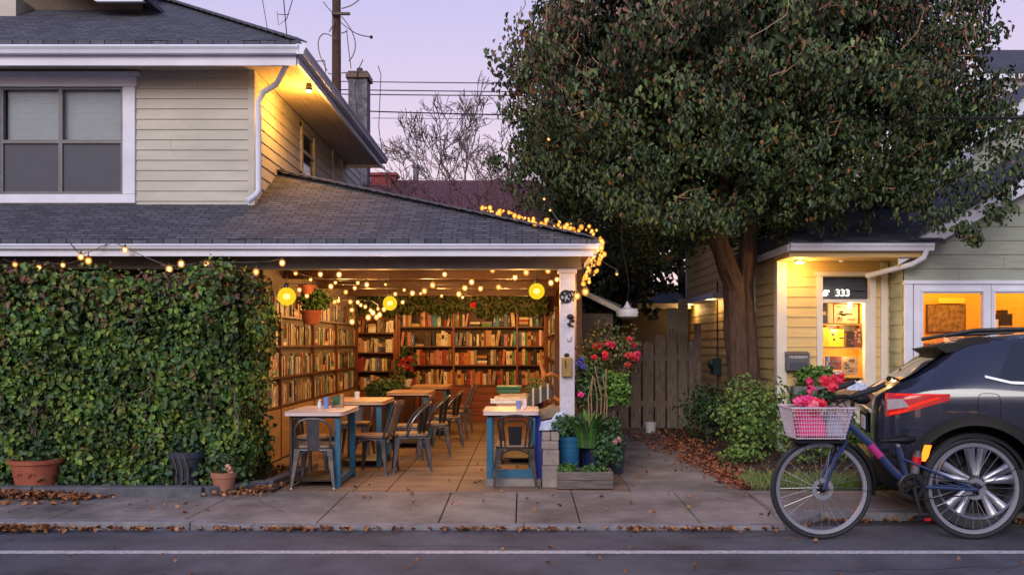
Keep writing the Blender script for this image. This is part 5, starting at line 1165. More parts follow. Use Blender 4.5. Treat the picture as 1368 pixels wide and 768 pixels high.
# roof
e0=10.35; m=MB(); zt=PZ(321,e0)
m.prism([(wx-.08,e0-.02,zt),(4.85,e0-.02,zt),(4.85,13.6,zt+1.35),(3.9,13.6,zt+1.35)],(0,0,-.04),0,o=(3,e0,zt),u=(1,0,0),w=(0,1,.42))
m.prism([(wx-.08,e0-.02,zt),(3.9,13.6,zt+1.35),(wx-.08,13.6,zt+.02)],(0,0,-.04),0,o=(3,e0,zt),u=(0,1,0),w=(1,0,.9)); 
m.prism([(wx-.25,12.25,3.22),(wx-.25,17.6,3.22),(5.2,17.6,4.4),(5.2,12.25,4.4)],(0,0,.05),0,o=(3,12,3),u=(0,1,0),w=(1,0,.48)); m.build('roof','shingle_blue',CG)
m=MB(); m.box(wx-.06,4.66,e0,e0+.025,zt-.13,zt-.045); m.box(wx-.08,wx-.055,e0,12.35,zt-.13,zt-.045); m.build('fascia','trim',CG)
m=MB(); m.prism([(wx-.07,e0+y*.9-.002,zt-.04+z) for y,z in gp],(4.7-wx+.07,0,0)); GT=m.build('gutter','trim',CG,bevel=.004)
m=MB(); m.box(wx-.055,4.66,e0+.03,fy-.02,et-.03,et-.015); m.box(wx-.055,4.64,e0+.026,fy-.02,et-.0145,zt-.05); m.build('soffit','siding_yellow',CG)
m=MB(); m.tube([(4.62,e0-.04,zt-.12),(4.60,e0-.02,zt-.2),(4.50,e0+.05,zt-.27),(4.05+.1,fy-.12,zt-.37)],.032,8); m.build('downspout','trim',CG,smooth=True)
m=MB(); m.tube([(4.42,fy-.04,PZ(360,fy)),(4.50,fy-.04,PZ(372,fy)),(4.52,fy-.04,PZ(400,fy)),(4.52,fy-.04,.2)],.010,6); m.build('conduit','metal_dark',CG,smooth=True)
# display door
DR=None
m=MB(); m.box(dx0,dx0+.07,fy-.05,fy+.05,0,dz1); m.box(dx1-.07,dx1,fy-.05,fy+.05,0,dz1); m.box(dx0-.02,dx1+.02,fy-.06,fy+.05,dz1,dz1+.05); zt2=PZ(400,fy); m.box(dx0+.0701,dx1-.0701,fy-.04,fy+.05,zt2-.04,zt2); m.box(dx0+.0701,dx1-.0701,fy-.04,fy+.05,PZ(516,fy)-.03,PZ(516,fy)); m.box(dx1-.13,dx1-.0701,fy-.045,fy+.04,.05,zt2-.041)
DR=m.build('display_door','trim_cream',CG,bevel=.003)
m=MB(); m.box(dx0+.07,dx1-.13,fy-.03,fy+.04,.05,PZ(516,fy)-.031); m.build('lower_panel','trim_cream',DR)
m=MB(); m.box(dx0+.071,dx1-.131,fy+.0,fy+.004,PZ(516,fy)+.001,zt2-.041); m.build('pane','pane_glass',DR)
m=MB(); m.box(dx0+.071,dx1-.071,fy+.0,fy+.004,zt2+.001,dz1-.001); m.build('transom_pane','pane_glass',DR)
m=MB(); m.box(dx0+.071,dx1-.071,fy+.06,fy+.065,zt2,dz1); m.box(dx0+.45,dx1-.1,fy+.03,fy+.055,PZ(388,fy),PZ(377,fy)); m.build('transom_backing','screen',DR)
text('lit_number','333',.12,(PX(1124,fy),fy-.045,PZ(392,fy)),'sign_glow',DR)
m=MB(); m.ball((PX(1102,fy),fy+.02,PZ(393,fy)),.022,8,sq=(2,.5,.8)); m.ball((PX(1105,fy),fy+.02,PZ(389,fy)),.018,8,sq=(2,.5,.8)); m.build('small_lamp','lamp_glow',DR)
ix0,ix1=dx0+.07,dx1-.08; SHz=[PZ(v,fy) for v in (516,503,464,432)]
m=MB(); m.box(ix0-.01,ix1+.01,fy+.38,fy+.40,0,zt2); m.box(ix0-.02,ix0-.005,fy+.055,fy+.38,0,zt2); m.box(ix1+.005,ix1+.02,fy+.055,fy+.38,0,zt2); m.box(ix0-.01,ix1+.01,fy+.055,fy+.38,zt2-.03,zt2-.02)
for z_ in SHz[1:]: m.box(ix0,ix1,fy+.06,fy+.378,z_-.018,z_)
m.build('cabinet','interior_wall',DR)
m=MB(); m.lathe((PX(1136,fy+.1),fy+.12,zt2-.03),[(.012,0),(.014,-.02)],8); m.ball((PX(1136,fy+.1),fy+.12,zt2-.075),.028,10); m.build('bulb','lamp_glow',DR)
lamp((PX(1136,fy+.1),fy+.10,zt2-.13),11,(1,.66,.28),.03); lamp((PX(1115,fy+.1),fy+.09,SHz[3]-.06),7.0,(1,.66,.26),.02); lamp((PX(1128,fy+.1),fy+.09,SHz[2]-.06),6,(1,.62,.24),.02)
def item(x0,x1,y0,y1,d,mt,name,label,cat='book',th=.012,deco=None,g='goods in the lit display cabinet'):
    a,b=PX(x0,fy),PX(x1,fy); z0_,z1_=PZ(y1,fy),PZ(y0,fy); m=MB(); m.box(a,b,fy+d,fy+d+th,z0_,z1_)
    o=tag(m.build(name,mt),label,cat,g)
    if deco:
        m=MB(); random.seed(int(x0*7+y0)); 
        for k in range(deco[1]):
            u=a+(b-a)*random.uniform(.1,.7); v=z0_+(z1_-z0_)*random.uniform(.08,.85); m.box(u,min(b-.006,u+(b-a)*random.uniform(.1,.4)),fy+d-.002,fy+d-.0005,v,min(z1_-.005,v+(z1_-z0_)*random.uniform(.04,.15)))
        m.build('printing',deco[0],o)
    return o
item(1097,1113,402,431,.2,'book_navy','poster','dark blue framed picture on the top shelf of the lit display','picture',deco=('book_tan',6))
item(1114,1121,404,431,.22,'book_tan','postcard','narrow tan print beside the dark blue picture','print')
item(1123,1156,405,431,.24,'cardboard','map_print','brown printed map on the top shelf of the lit display','print',deco=('book_brown',16))
item(1096,1110,437,463,.1,'poster_yellow','booklet','plain bright yellow booklet on the middle shelf of the display')
item(1111,1132,440,463,.12,'poster_yellow','magazine','yellow magazine with dark lettering on the middle shelf of the display',deco=('ink',5))
item(1113,1128,433,441,.25,'book_red','picture_book','small red picture book behind the yellow magazine',deco=('book_blue',5))
item(1135,1145,443,464,.1,'book_dark brown','picture_book','dark brown picture book with an orange figure on the middle shelf',deco=('book_orange',3))
item(1146,1156,438,464,.14,'book_brick-red','picture_book','brick-red patterned picture book at the end of the middle shelf',deco=('book_cream',9))
item(1134,1154,435,442,.26,'book_grey','box','flat grey box behind the brick-red picture book','box')
item(1097,1104,477,502,.1,'book_orange','picture_book','orange and black picture book at the left of the lowest shelf',deco=('ink',4))
item(1106,1113,476,502,.1,'book_blue','picture_book','blue picture book on the lowest display shelf',deco=('book_cream',7))
item(1113.5,1128,476,494,.1,'book_brick-red','picture_book','dark red picture book on the lowest display shelf',deco=('book_grey',5))
item(1107,1128,495,502,.07,'book_white','leaflet_stack','white and red leaflets at the front of the lowest display shelf','leaflets',deco=('book_red',6))
item(1129,1150,477,502,.1,'book_tan','picture_book','tan landscape picture book on the lowest display shelf',deco=('book_brown',8))
# porch lamp, globe sconce
m=MB(); lx_,ly_=PX(1068,10.75),10.75
SL=thing('soffit_lamp','bright round recessed lamp in the cottage eave','lamp',(lx_,ly_,et-.05)); m.lathe((lx_,ly_,et-.055),[(.06,.02),(.065,.0),(.05,-.004)],16); m.build('trim_ring','trim_cream',SL); m=MB(); m.ball((lx_,ly_,et-.055),.045,12,sq=(1.2,1,.55)); m.build('bulb','lamp_glow',SL)
lamp((lx_,ly_-.02,et-.16),13,(1,.58,.15),.04)
GS=thing('globe_sconce','small unlit frosted globe lamp under the cottage eave','lamp',(PX(1125,10.8),10.8,2.2)); m=MB(); m.ball((PX(1125,10.8),10.8,PZ(346,10.8)),.045,12); m.build('globe','white_plastic',GS,smooth=True); m=MB(); m.lathe((PX(1125,10.8),10.8,PZ(343,10.8)+.03),[(.03,0),(.035,.03)],12); m.build('base','metal_dark',GS)
# mailbox with lettering
a,b,c,d_=PX(1052,10.85),PX(1082,10.85),PZ(495,10.85),PZ(470,10.85)
MBX=thing('mailbox','grey metal wall mailbox with white lettering beside the display door','mailbox',((a+b)/2,10.9,c)); m=MB(); m.box(a,b,10.86,10.98,c,d_-.03); m.build('body','grey_metal',MBX,bevel=.006); m=MB(); m.prism([(a-.005,10.85,d_-.029),(b+.005,10.85,d_-.029),(b+.005,10.98,d_-.0),(a-.005,10.98,d_-.0)],(0,0,.008)); m.build('lid','grey_metal',MBX); m=MB(); m.box(a+.03,b-.03,10.854,10.859,c+.02,c+.10); m.build('front_plate','screen',MBX)
text('lettering','MUSEBEEM',.046,((a+b)/2,10.855,PZ(477,10.85)),'white_paper',MBX)
m=MB(); m.lathe((PX(962,14.6),14.45,PZ(0,1)*0),[(0.001,0),(0.001,.001)],4)
xb=wx-.10; EM=thing('meter_box','dark teal electric meter box on the yellow side wall behind the tree trunk','meter box',(xb,14.3,PZ(502,14.3))); m=MB(); m.box(xb-.03,xb+.09,14.15,14.45,PZ(500,14.3),PZ(478,14.3)); m.build('body','teal_box',EM,bevel=.01); m=MB(); m.lathe((xb-.03,14.3,PZ(486,14.3)),[(.08,0),(.07,-.05)],14,axis='x'); m.build('dial','teal_box',EM); m=MB(); m.tube([(xb+.06,14.3,PZ(478,14.3)),(xb+.06,14.3,2.3)],.014,6); m.tube([(xb+.06,14.3,PZ(500,14.3)),(xb+.06,14.3,.1)],.014,6); m.build('conduit','metal_dark',EM)
m=MB(); m.box(wx-.22,wx-.04,13.8,17.0,PZ(403,15)-.0,PZ(396,15)); tag(m.build('white_wall_bar','trim'),'long white bar fixed high on the yellow side wall behind the trunk','wall bar'); lamp((wx-.16,14.3,PZ(403,15)-.06),5,(1,.62,.25),.08); lamp((wx-.16,16.2,PZ(403,15)-.06),6,(1,.62,.25),.08)  # plain bar, no lamp in it; lamps below are added to brighten the wall
# flower box beside door
t=thing('window_box','grey window box of green plant and red and pink blossoms beside the display door','window box',(3.42,10.8,.62))
m=MB(); m.box(3.22,3.62,10.72,10.9,.62,.80); m.build('trough','pot_grey',t,bevel=.006); m=MB(); m.box(3.26,3.58,10.9,10.98,.60,.64); m.build('bracket','metal_black',t)
bush(t,(3.50,10.8,.92),.16,620,.045,[(.06,.15,.03),(.09,.2,.04)],sq=(1.4,.7,.75)); bush(t,(3.3,10.8,.72),.1,160,.04,[(.05,.10,.03)]); blooms(t,(3.75,10.72,.84),.09,5,.085,[(.6,.02,.06),(.65,.05,.03)]); blooms(t,(3.45,10.70,.78),.10,6,.075,[(.6,.03,.12)])
blanket('blue_bag','crumpled bright blue bag on the ledge beside the window box',3.96,10.7,.76,.26,.16,.10,'paper_blue','bag',0,4); m=MB(); m.box(3.64,4.2,10.62,10.86,.70,.75); m.box(3.66,3.70,10.64,10.84,0,.699); m.box(4.14,4.18,10.64,10.84,0,.699); tag(m.build('bench','wood_light',bevel=.004),'narrow wooden ledge bench in front of the display door','bench')

# ================================================================= GREEN GABLE HOUSE
by=10.6; GH=thing('green_gable_house','grey-green clapboard gable house with white rakes and orange-lit shop windows','house',(7,by,0))
def rk(x): return 2.5+.566*(x-4.59) if x<8.6 else 2.5+.566*(8.6*2-4.59-x)
wz0,wz1=PZ(392,by),.55
def glim(z):
    L0=4.48 if z<2.44 else 4.59+(z-2.5)/.566; R0=12.7 if z<2.44 else 12.61-(z-2.5)/.566
    return [(max(4.48,L0),max(4.481,R0))] if R0>L0 else []
w1=(PX(1218,by),PX(1322,by),.5,PZ(380,by)); w2=(w1[1],w1[1]+1.25,.5,PZ(380,by))
m=MB(); siding(m,(0,by,0),(1,0,0),(0,-1,0),.05,4.75,.165,4.48,12.7,[(PX(1207,by),w2[1]+.1,.5,PZ(376,by))],lim=glim); siding(m,(4.48,0,0),(0,1,0),(-1,0,0),.05,2.4,.165,by,11.0); m.build('siding','siding_green',GH)
m=MB(); m.prism([(4.5,by+.03,.55),(4.5,by+.03,2.38),(8.6,by+.03,4.7),(12.69,by+.03,2.38),(12.69,by+.03,.55),(12.6,by+.03,.55),(12.6,by+.03,PZ(380,by)),(4.51,by+.03,PZ(380,by)),(4.51,by+.03,.55)],(0,.02,0)) if False else m.box(w2[1]+.1,12.69,by+.03,by+.06,0,2.35)
m.box(4.5,w2[1]+.1,by+.03,by+.06,0,.5); m.box(4.5,12.6,by+.03,by+.06,PZ(378,by)+.01,2.4); m.build('wall','dark_void',GH)
m=MB()
for s_ in (1,-1):
    def mx_(x): return x if s_>0 else 17.2-x
    P1=[(mx_(4.35),10.42,rk(4.35)+.05),(mx_(8.6),10.42,rk(8.6)+.05),(mx_(8.6),10.42,rk(8.6)-.14),(mx_(4.35),10.42,rk(4.35)-.14)]
    m.prism(P1,(0,.03,0))
m.build('rake_board','trim',GH)
m=MB()
for s_ in (1,-1):
    def mx_(x): return x if s_>0 else 17.2-x
    m.prism([(mx_(4.3),10.38,rk(4.3)+.055),(mx_(8.6),10.38,rk(8.6)+.055),(mx_(8.6),17,rk(8.6)+.055),(mx_(4.3),17,rk(4.3)+.055)],(0,0,.05),0,o=(4,10,2),u=(0,1,0),w=(s_,0,.566))
m.build('roof','shingle_blue',GH)
m=MB(); z1_=PZ(380,by); x0_=PX(1207,by)
m.box(x0_,x0_+.095,by-.04,by+.02,0,z1_+.0); m.box(x0_-.01,w2[1]+.1,by-.055,by+.02,z1_+.001,z1_+.045)
WF=m.build('window_surround','trim',GH,bevel=.004)
def shopwin(a,b,g0,g1):
    m=MB(); m.box(a+.002,g0,by-.035,by+.03,.5,z1_); m.box(g1,b-.002,by-.035,by+.03,.5,z1_); m.box(g0+.001,g1-.001,by-.033,by+.03,PZ(392,by),z1_); m.box(g0+.001,g1-.001,by-.033,by+.03,.5,.60)
    m.box(g0-.025,g0+.0,by-.05,by-.036,.58,PZ(390,by)); m.box(g1,g1+.025,by-.05,by-.036,.58,PZ(390,by)); m.box(g0-.025,g1+.025,by-.052,by-.036,PZ(390,by),PZ(388,by)+.01)
    o=m.build('window','trim',GH,bevel=.003); m=MB(); m.box(g0,g1,by+.0,by+.004,.6,PZ(392,by)); m.build('pane','pane_glass',o); return o
shopwin(PX(1218,by)+.01,PX(1322,by),PX(1231,by),PX(1311,by)); shopwin(PX(1322,by)+.004,PX(1322,by)+1.35,PX(1327,by),PX(1327,by)+1.15)
m=MB(); iy=11.95
siding(m,(0,iy,0),(1,0,0),(0,-1,0),0,2.5,.17,4.55,8,mi=0,out=.006); m.box(4.52,4.55,by+.06,iy,0,2.5); m.box(8,8.03,by+.06,iy,0,2.5); m.box(4.52,8.03,by+.06,iy,2.36,2.38); m.box(4.5,8.05,iy+.01,iy+.03,0,2.5); m.build('interior_wall','interior_wall',GH)
m=MB(); m.box(4.5,8.05,by+.06,iy,0,.02); m.build('interior_floor','interior_floor',GH)
m=MB(); m.lathe((5.4,11.1,2.33),[(.09,.03),(.08,0),(.02,-.02)],14); m.lathe((6.6,11.1,2.33),[(.09,.03),(.08,0),(.02,-.02)],14); m.build('ceiling_lamp','lamp_glow',GH)
lamp((5.35,11.2,2.15),44,(1,.48,.07),.08); lamp((6.7,11.2,2.15),44,(1,.48,.07),.08)
pw=iy-.04
PT=thing('framed_painting','brown framed landscape painting on the orange shop wall','painting',(PX(1264,pw),pw,PZ(444,pw)))
m=MB(); a,b,c,d_=PX(1238,pw),PX(1290,pw),PZ(444,pw),PZ(406,pw); m.box(a,b,pw,pw+.02,c,d_); m.build('frame','wood_dark',PT); m=MB(); m.box(a+.015,b-.015,pw-.004,pw-.001,c+.015,d_-.015); m.build('canvas','canvas_brown',PT)
t=thing('shop_sign','small yellow and white lettered sign above the painting','sign',(PX(1271,pw),pw,PZ(405,pw))); m=MB(); m.box(PX(1254,pw),PX(1289,pw),pw,pw+.01,PZ(405,pw),PZ(398,pw)); m.build('board','poster_yellow',t); text('lettering','COUNTRY FINE',.05,(PX(1271,pw),pw-.003,PZ(401.5,pw)),'white_paper',t)
t=thing('white_box','pale pink-white carton with dark lettering below the painting','carton',(PX(1272,11.5),11.5,PZ(459,11.5))); m=MB(); m.box(PX(1259,11.5),PX(1285,11.5),11.45,11.65,PZ(458,11.5),PZ(446,11.5)); m.build('carton_body','label_pink',t,bevel=.003); text('lettering','EDITION',.045,(PX(1274,11.5),11.447,PZ(452,11.5)),'ink',t)
m=MB(); m.box(PX(1285.5,11.5),PX(1302,11.5),11.42,11.65,PZ(458,11.5),PZ(449,11.5)); tag(m.build('brown_box','cardboard',bevel=.004),'brown cardboard box beside the pale carton in the shop','box')
t=thing('shop_counter','wooden counter inside the shop under the painting','counter',(5.4,11.5,0)); m=MB(); m.box(PX(1235,11.5),PX(1400,11.5),11.35,11.75,PZ(458,11.5)-.04,PZ(458,11.5)-.001); m.build('counter_top','wood_light',t); m=MB(); m.box(PX(1237,11.5),PX(1398,11.5),11.4,11.7,0,PZ(458,11.5)-.041); m.build('cabinet','wood_dark',t)
t=thing('coffee_machine','dark grey boxy machine on the counter in the second shop window','machine',(PX(1342,11.5),11.5,PZ(458,11.5))); m=MB(); m.box(PX(1335,11.5),PX(1350,11.5),11.45,11.6,PZ(435,11.5),PZ(419,11.5)); m.box(PX(1336,11.5),PX(1344,11.5),11.45,11.6,PZ(419,11.5)+.001,PZ(414,11.5)); m.build('body','metal_dark',t,bevel=.004); m=MB(); m.box(PX(1335,11.5),PX(1350,11.5),11.44,11.62,PZ(458,11.5),PZ(436,11.5)); m.build('base','cardboard',t)
cup('white jar on the counter at the left of the second shop window',(PX(1329,11.5),11.5,PZ(458,11.5)),.045,.30,'white_plastic',nm='jar',cat='jar')
bb=thing('bowl','patterned pale bowl on the counter beside the machine','bowl',(PX(1356,11.45),11.45,PZ(458,11.5))); m=MB(); m.lathe((PX(1356,11.45),11.45,PZ(458,11.5)),[(.04,0),(.075,.07),(.07,.068)],14); m.build('dish','book_cream',bb,smooth=True)
# upper dormer block of the green house, and neighbour beyond
UH=thing('upper_gable','second grey-green gable with pale rake above the shop roof','gable',(8.6,13,3.0))
def r2(x): return PZ(178,13)+.60*(x-PX(1293,13))
m=MB()
def ul(z): 
    l0=max(6.6,PX(1293,13)+(z+.1-PZ(178,13))/.6); return [(l0,11)]
siding(m,(0,13.2,0),(1,0,0),(0,-1,0),3.2,5.8,.16,6.6,11,lim=ul); m.box(6.62,11,13.23,15,2.6,3.9); m.build('siding','siding_green',UH)
xa=PX(1290,13)-.02; m=MB(); m.prism([(xa,12.95,r2(xa)),(9.4,12.95,r2(9.4)),(9.4,12.95,r2(9.4)-.2),(xa,12.95,r2(xa)-.2)],(0,.03,0)); m.build('rake_board','trim',UH)
m=MB(); m.prism([(xa-.03,12.9,r2(xa)+.005),(9.4,12.9,r2(9.4)+.005),(9.4,16.5,r2(9.4)+.005),(xa-.03,16.5,r2(xa)+.005)],(0,0,.05),0,o=(6,13,4),u=(0,1,0),w=(1,0,.6)); m.build('roof','shingle_blue',UH)
NH=thing('neighbour_house','pale blue-grey upper wall of a house beyond, at the top right','house',(9.2,18,0)); m=MB(); m.box(PX(1322,18),12.5,18,21,0,PZ(105,18)); m.build('wall','trim',NH); m=MB(); m.prism([(PX(1312,18)-.1,17.7,PZ(105,18)),(12.7,17.7,PZ(105,18)),(12.7,19.5,PZ(105,18)+1.0),(PX(1345,18),19.5,PZ(105,18)+1.0)],(0,0,.06),0,o=(9,17,5),u=(1,0,0),w=(0,1,.5)); m.build('roof','shingle_blue',NH); m=MB(); m.box(PX(1338,18),PX(1362,18),17.95,17.99,PZ(165,18),PZ(125,18)); m.build('window','car_glass',NH)

# ================================================================= SHRUBS, GRASS, LEAVES
def shrub(label,c,rad,n,size,cols,sq=(1,1,1)):
    t=thing('garden_shrub',label,'shrub',(c[0],c[1],0)); bush(t,c,rad,n,size,cols,shell=.25,sq=sq); m=MB()
    for i in range(7): m.tube([(c[0],c[1],-.02),(c[0]+random.uniform(-.5,.5)*rad,c[1]+random.uniform(-.3,.3)*rad,c[2])],.009,5)
    m.build('stem','twig',t); return t
G2=[(.10,.19,.04),(.14,.23,.045),(.07,.14,.04),(.20,.27,.06)]
shrub('bright yellow-green bushy shrub at the foot of the tree trunk',(2.62,10.3,.50),.42,2400,.046,G2,(1.05,.8,1.0))
shrub('low dark green shrub right of the yellow-green shrub by the cottage wall',(3.12,9.8,.32),.34,1700,.042,G2[:3],(1.25,.8,.9))
shrub('dark low shrub behind the trunk at the yellow wall',(2.45,12.0,.42),.38,1200,.05,[(.03,.06,.025),(.04,.08,.03)],(1,1,1))
shrub('small sprawling plant on the soil in front of the shrubs',(2.35,9.7,.12),.20,500,.04,G2,(1.3,.8,.5))
shrub('low plant under the display door beside the path bed',(3.7,10.0,.28),.3,900,.045,G2[:3],(1.3,.8,.8))
m=MB(); random.seed(9)
def blade(x,y,h):
    a=random.uniform(0,6.28); lx_,ly_=math.cos(a)*h*.5,math.sin(a)*h*.5; c=random.choice([(.12,.22,.04),(.09,.17,.035),(.17,.24,.05),(.19,.18,.07)]); w_=.0035
    m.add([(x-w_,y,0),(x+w_,y,0),(x+lx_+w_*.5,y+ly_,h),(x+lx_-w_*.5,y+ly_,h*.98)],[(0,1,2,3)],0,c)
for i in range(13000):
    x=random.uniform(2.04,6.5); y=8.0+abs(random.gauss(0,.38)); 
    if math.sin(x*5+y*3)+math.sin(x*2.3-y*7)<random.uniform(-2.2,.2): continue
    blade(x,min(y,10),random.uniform(.025,.085))
g_=m.build('grass','leaf'); tag(g_,'patchy green grass along the sidewalk edge in the right bed','grass',kind='stuff')
def litter(name,label,pts,size,cols=None):
    n=len(pts); pts=np.array(pts); C=pick(cols or [(.30,.12,.04),(.22,.08,.03),(.38,.19,.08),(.16,.06,.03),(.33,.16,.07)],n)
    return tag(leaf_mesh(name,pts,np.tile([0,0,1],(n,1)),size,C,matn='dead_leaf',jit=.45,droop=0,fold=.35,aspect=.85),label,'leaves',kind='stuff')
pts=[]
for i in range(1100):   # gutter line
    x=random.uniform(-6,6); k=.5+.5*math.sin(x*3.1)*math.sin(x*7.7+1)
    if random.random()>k*.9+.12: continue
    y=6.575-abs(random.gauss(0,.035)); 
    if x>1.95: y+= .31 if x>2.3 else (x-1.95)*.9
    pts.append((x,y,-.048+random.uniform(0,.012)))
for i in range(420): x=random.choice([random.gauss(-4.3,.25),random.gauss(-3.65,.14),random.gauss(-5.3,.4)]); pts.append((x,6.55-abs(random.gauss(0,.05)),-.045+random.uniform(0,.03)))
litter('gutter_leaves','orange-brown dead leaves lying in the gutter along the kerb',pts,.042)
pts=[]
for i in range(900): x=random.triangular(-6,-3.4,-4.6); pts.append((x,7.64-abs(random.gauss(0,.09)),.006+random.uniform(0,.055)*math.exp(-((x+4.4)/.8)**2)))
for i in range(300): pts.append((random.gauss(-4.9,.5),7.3+random.gauss(0,.05),.008))
litter('kerbside_leaf_heap','drift of brown dead leaves against the planting bed kerb',pts,.05)
pts=[]
for i in range(1500):
    y=random.uniform(8.0,13.6); sp=.07+.045*(y-8); x=2.0+random.gauss(.0,sp) ; 
    if y>12.3: x=random.uniform(.95,3.0)
    pts.append((min(x,3.05),y,.008+random.uniform(0,.02)))
for i in range(350): pts.append((random.uniform(2.05,4.5),random.uniform(8.1,10.8),.012))
litter('path_leaves','reddish fallen leaves along the right edge of the path',pts,.042,[(.30,.09,.035),(.22,.06,.025),(.36,.14,.06),(.14,.05,.03)])
pts=[]
for i in range(330): pts.append((random.gauss(-2.5,.14),random.gauss(7.95,.16),.012+random.uniform(0,.03)))
for i in range(150): pts.append((random.gauss(-2.5,.1),random.uniform(8.1,9.6),.015))
for i in range(45): pts.append((random.uniform(-4,2),random.uniform(6.75,7.9),.006))
for i in range(40): pts.append((random.uniform(-2.3,1.9),random.uniform(8,10),.006))
litter('scattered_leaves','scattered dead leaves on the sidewalk and around the small terracotta pot',pts,.038)
pts=[]
for i in range(60): pts.append((random.uniform(-5,5),random.uniform(4.9,6.45),-.05))
litter('road_leaves','few pale dead leaves on the asphalt',pts,.032)
for i,(x,y,rx,ry,lb_) in enumerate(()): pass

# ================================================================= BICYCLE
K=6.28; s0=K/F
def B(px,py,dy=0): return Vector(((px-VX)*s0,K+dy,EYE+(HY-py)*s0))
fh=B(1097,652); rh=B(1300,652); wr=fh.z+.06
BK=thing('bicycle','dark blue city bicycle with white wire front basket of flowers at the kerb','bicycle',(fh.x+.5,K,-.06))
def bwheel(c):
    c=Vector(c); m=MB(); n=48
    m.tube([c+Vector((math.cos(2*PI*i/n)*(wr-.018),0,math.sin(2*PI*i/n)*(wr-.018))) for i in range(n)],.019,8,closed=True); w_=m.build('wheel','rubber',BK,smooth=True)
    m=MB(); m.lathe(c,[(wr-.038,-.013),(wr-.062,-.010),(wr-.066,0),(wr-.062,.010),(wr-.038,.013),(wr-.034,0),(wr-.038,-.013)],n,axis='y',cap=False); m.build('rim','silver',w_,smooth=True)
    m=MB()
    for i in range(28):
        a=2*PI*i/28; h=c+Vector((math.cos(a+.5*(1 if i%4<2 else -1))*.022,(.025 if i%2 else -.025),math.sin(a+.5*(1 if i%4<2 else -1))*.022)); m.tube([h,c+Vector((math.cos(a)*(wr-.064),0,math.sin(a)*(wr-.064)))],.0014,3,cap=False)
    m.build('spokes','silver',w_)
    m=MB(); m.lathe(c,[(.012,-.05),(.028,-.03),(.018,-.02),(.018,.02),(.028,.03),(.012,.05)],14,axis='y'); m.build('hub','black_plastic',w_,smooth=True)
    m=MB(); m.lathe(c,[(.045,-.036),(.075,-.036),(.075,-.033),(.045,-.033),(.045,-.036)],24,axis='y',cap=False); m.build('brake_disc','silver',w_); return w_
bwheel(fh); bwheel(rh)
hb,ht=B(1128,585),B(1138,548); bb_=B(1214,648); se=B(1200,596)
m=MB(); m.tube([hb,ht],.022,12); m.tube([B(1133,566),B(1165,595),B(1190,625),bb_],[.024,.027,.026,.026],12); m.tube([bb_,se],.019,10); m.tube([B(1139,556),B(1170,588),B(1203,628)],.0,6) if False else None
for sy in (-1,1):
    m.tube([bb_+Vector((0,sy*.03,0)),rh+Vector((0,sy*.062,0))],.011,8); m.tube([B(1204,612)+Vector((0,sy*.02,0)),rh+Vector((0,sy*.062,0))],.009,8)
m.ball(bb_,.04,12,sq=(1,1.1,1)); m.build('frame','bike_blue',BK,smooth=True)
m=MB(); m.tube([B(1162,593)-Vector((.0,0,0)),B(1176,609)],.029,12); m.build('pink_decal','bike_pink',BK,smooth=True)
m=MB(); m.ball(bb_+Vector((.01,0,.0)),.075,16,sq=(1.25,.7,.85)); m.build('motor','black_plastic',BK,smooth=True)
m=MB()
for sy in (-1,1): m.tube([hb+Vector((-.005,0,-.0)),hb+Vector((-.012,sy*.052,-.03)),B(1112,612)+Vector((0,sy*.055,0)),fh+Vector((0,sy*.055,0))],[.018,.018,.016,.011],8)
m.build('fork','bike_blue',BK,smooth=True)
def fender(c,a0,a1,nm='mudguard'):
    m=MB(); n=22; V=[]
    for i in range(n+1):
        a=R(a0+(a1-a0)*i/n); r=wr+.018
        for dy,dr in ((-.03,-.012),(-.022,.0),(0,.005),(.022,0),(.03,-.012)): V.append(Vector(c)+Vector((math.cos(a)*(r+dr),dy,math.sin(a)*(r+dr))))
    m.add(V,[(i*5+j,i*5+j+1,(i+1)*5+j+1,(i+1)*5+j) for i in range(n) for j in range(4)])
    for i in (2,n-1):
        a=R(a0+(a1-a0)*i/n)
        for sy in (-1,1): m.tube([Vector(c)+Vector((0,sy*.05,0)),Vector(c)+Vector((math.cos(a)*(wr+.01),sy*.03,math.sin(a)*(wr+.01)))],.0022,4)
    return m.build(nm,'black_plastic',BK,smooth=True)
fender(fh,125,-8); fender(rh,170,20)
m=MB(); m.tube([ht,B(1140,532)],.015,8); m.tube([B(1140,532),B(1128,529)],.016,8); m.build('stem','black_plastic',BK,smooth=True)
m=MB()
bar=[B(1160,512,-.27),B(1148,517,-.28),B(1118,527,-.24),B(1106,530,-.12),B(1128,529,0),B(1106,530,.12),B(1118,527,.24),B(1148,517,.28),B(1160,512,.27)]
m.tube(bar,.012,8); hbb=m.build('handlebar','black_plastic',BK,smooth=True)
for sy in (-1,1):
    m=MB(); m.tube([B(1124,525,sy*.255),B(1148,517,sy*.28),B(1161,511.5,sy*.27)],[.018,.02,.017],8); m.build('grip','rubber',hbb,smooth=True)
    m=MB(); m.tube([B(1118,529,sy*.24),B(1104,535,sy*.25),B(1090,529,sy*.27)],.006,6); m.tube([B(1110,528,sy*.2),B(1128,545,sy*.06),B(1132,562,0)],.004,5); m.build('brake_lever','black_plastic',hbb,smooth=True)
m=MB(); m.ball(B(1150,533,-.03),.045,12,sq=(1.3,.8,.8)); m.build('display','black_plastic',hbb,smooth=True)
m=MB() # saddle
m.tube([B(1176,590),B(1186,588.5),B(1198,587),B(1210,585),B(1220,585)],[.018,.03,.05,.07,.05],12); sd_=m.build('saddle','black_plastic',BK,smooth=True); sd_.scale=(1,1,.55); sd_.location=(0,0,0)
z_=B(0,587).z-BK.location.z; sd_.location.z=z_*(1-.55)
m=MB(); m.tube([se,B(1198,590)],.013,8); m.build('seat_post','silver',BK,smooth=True)
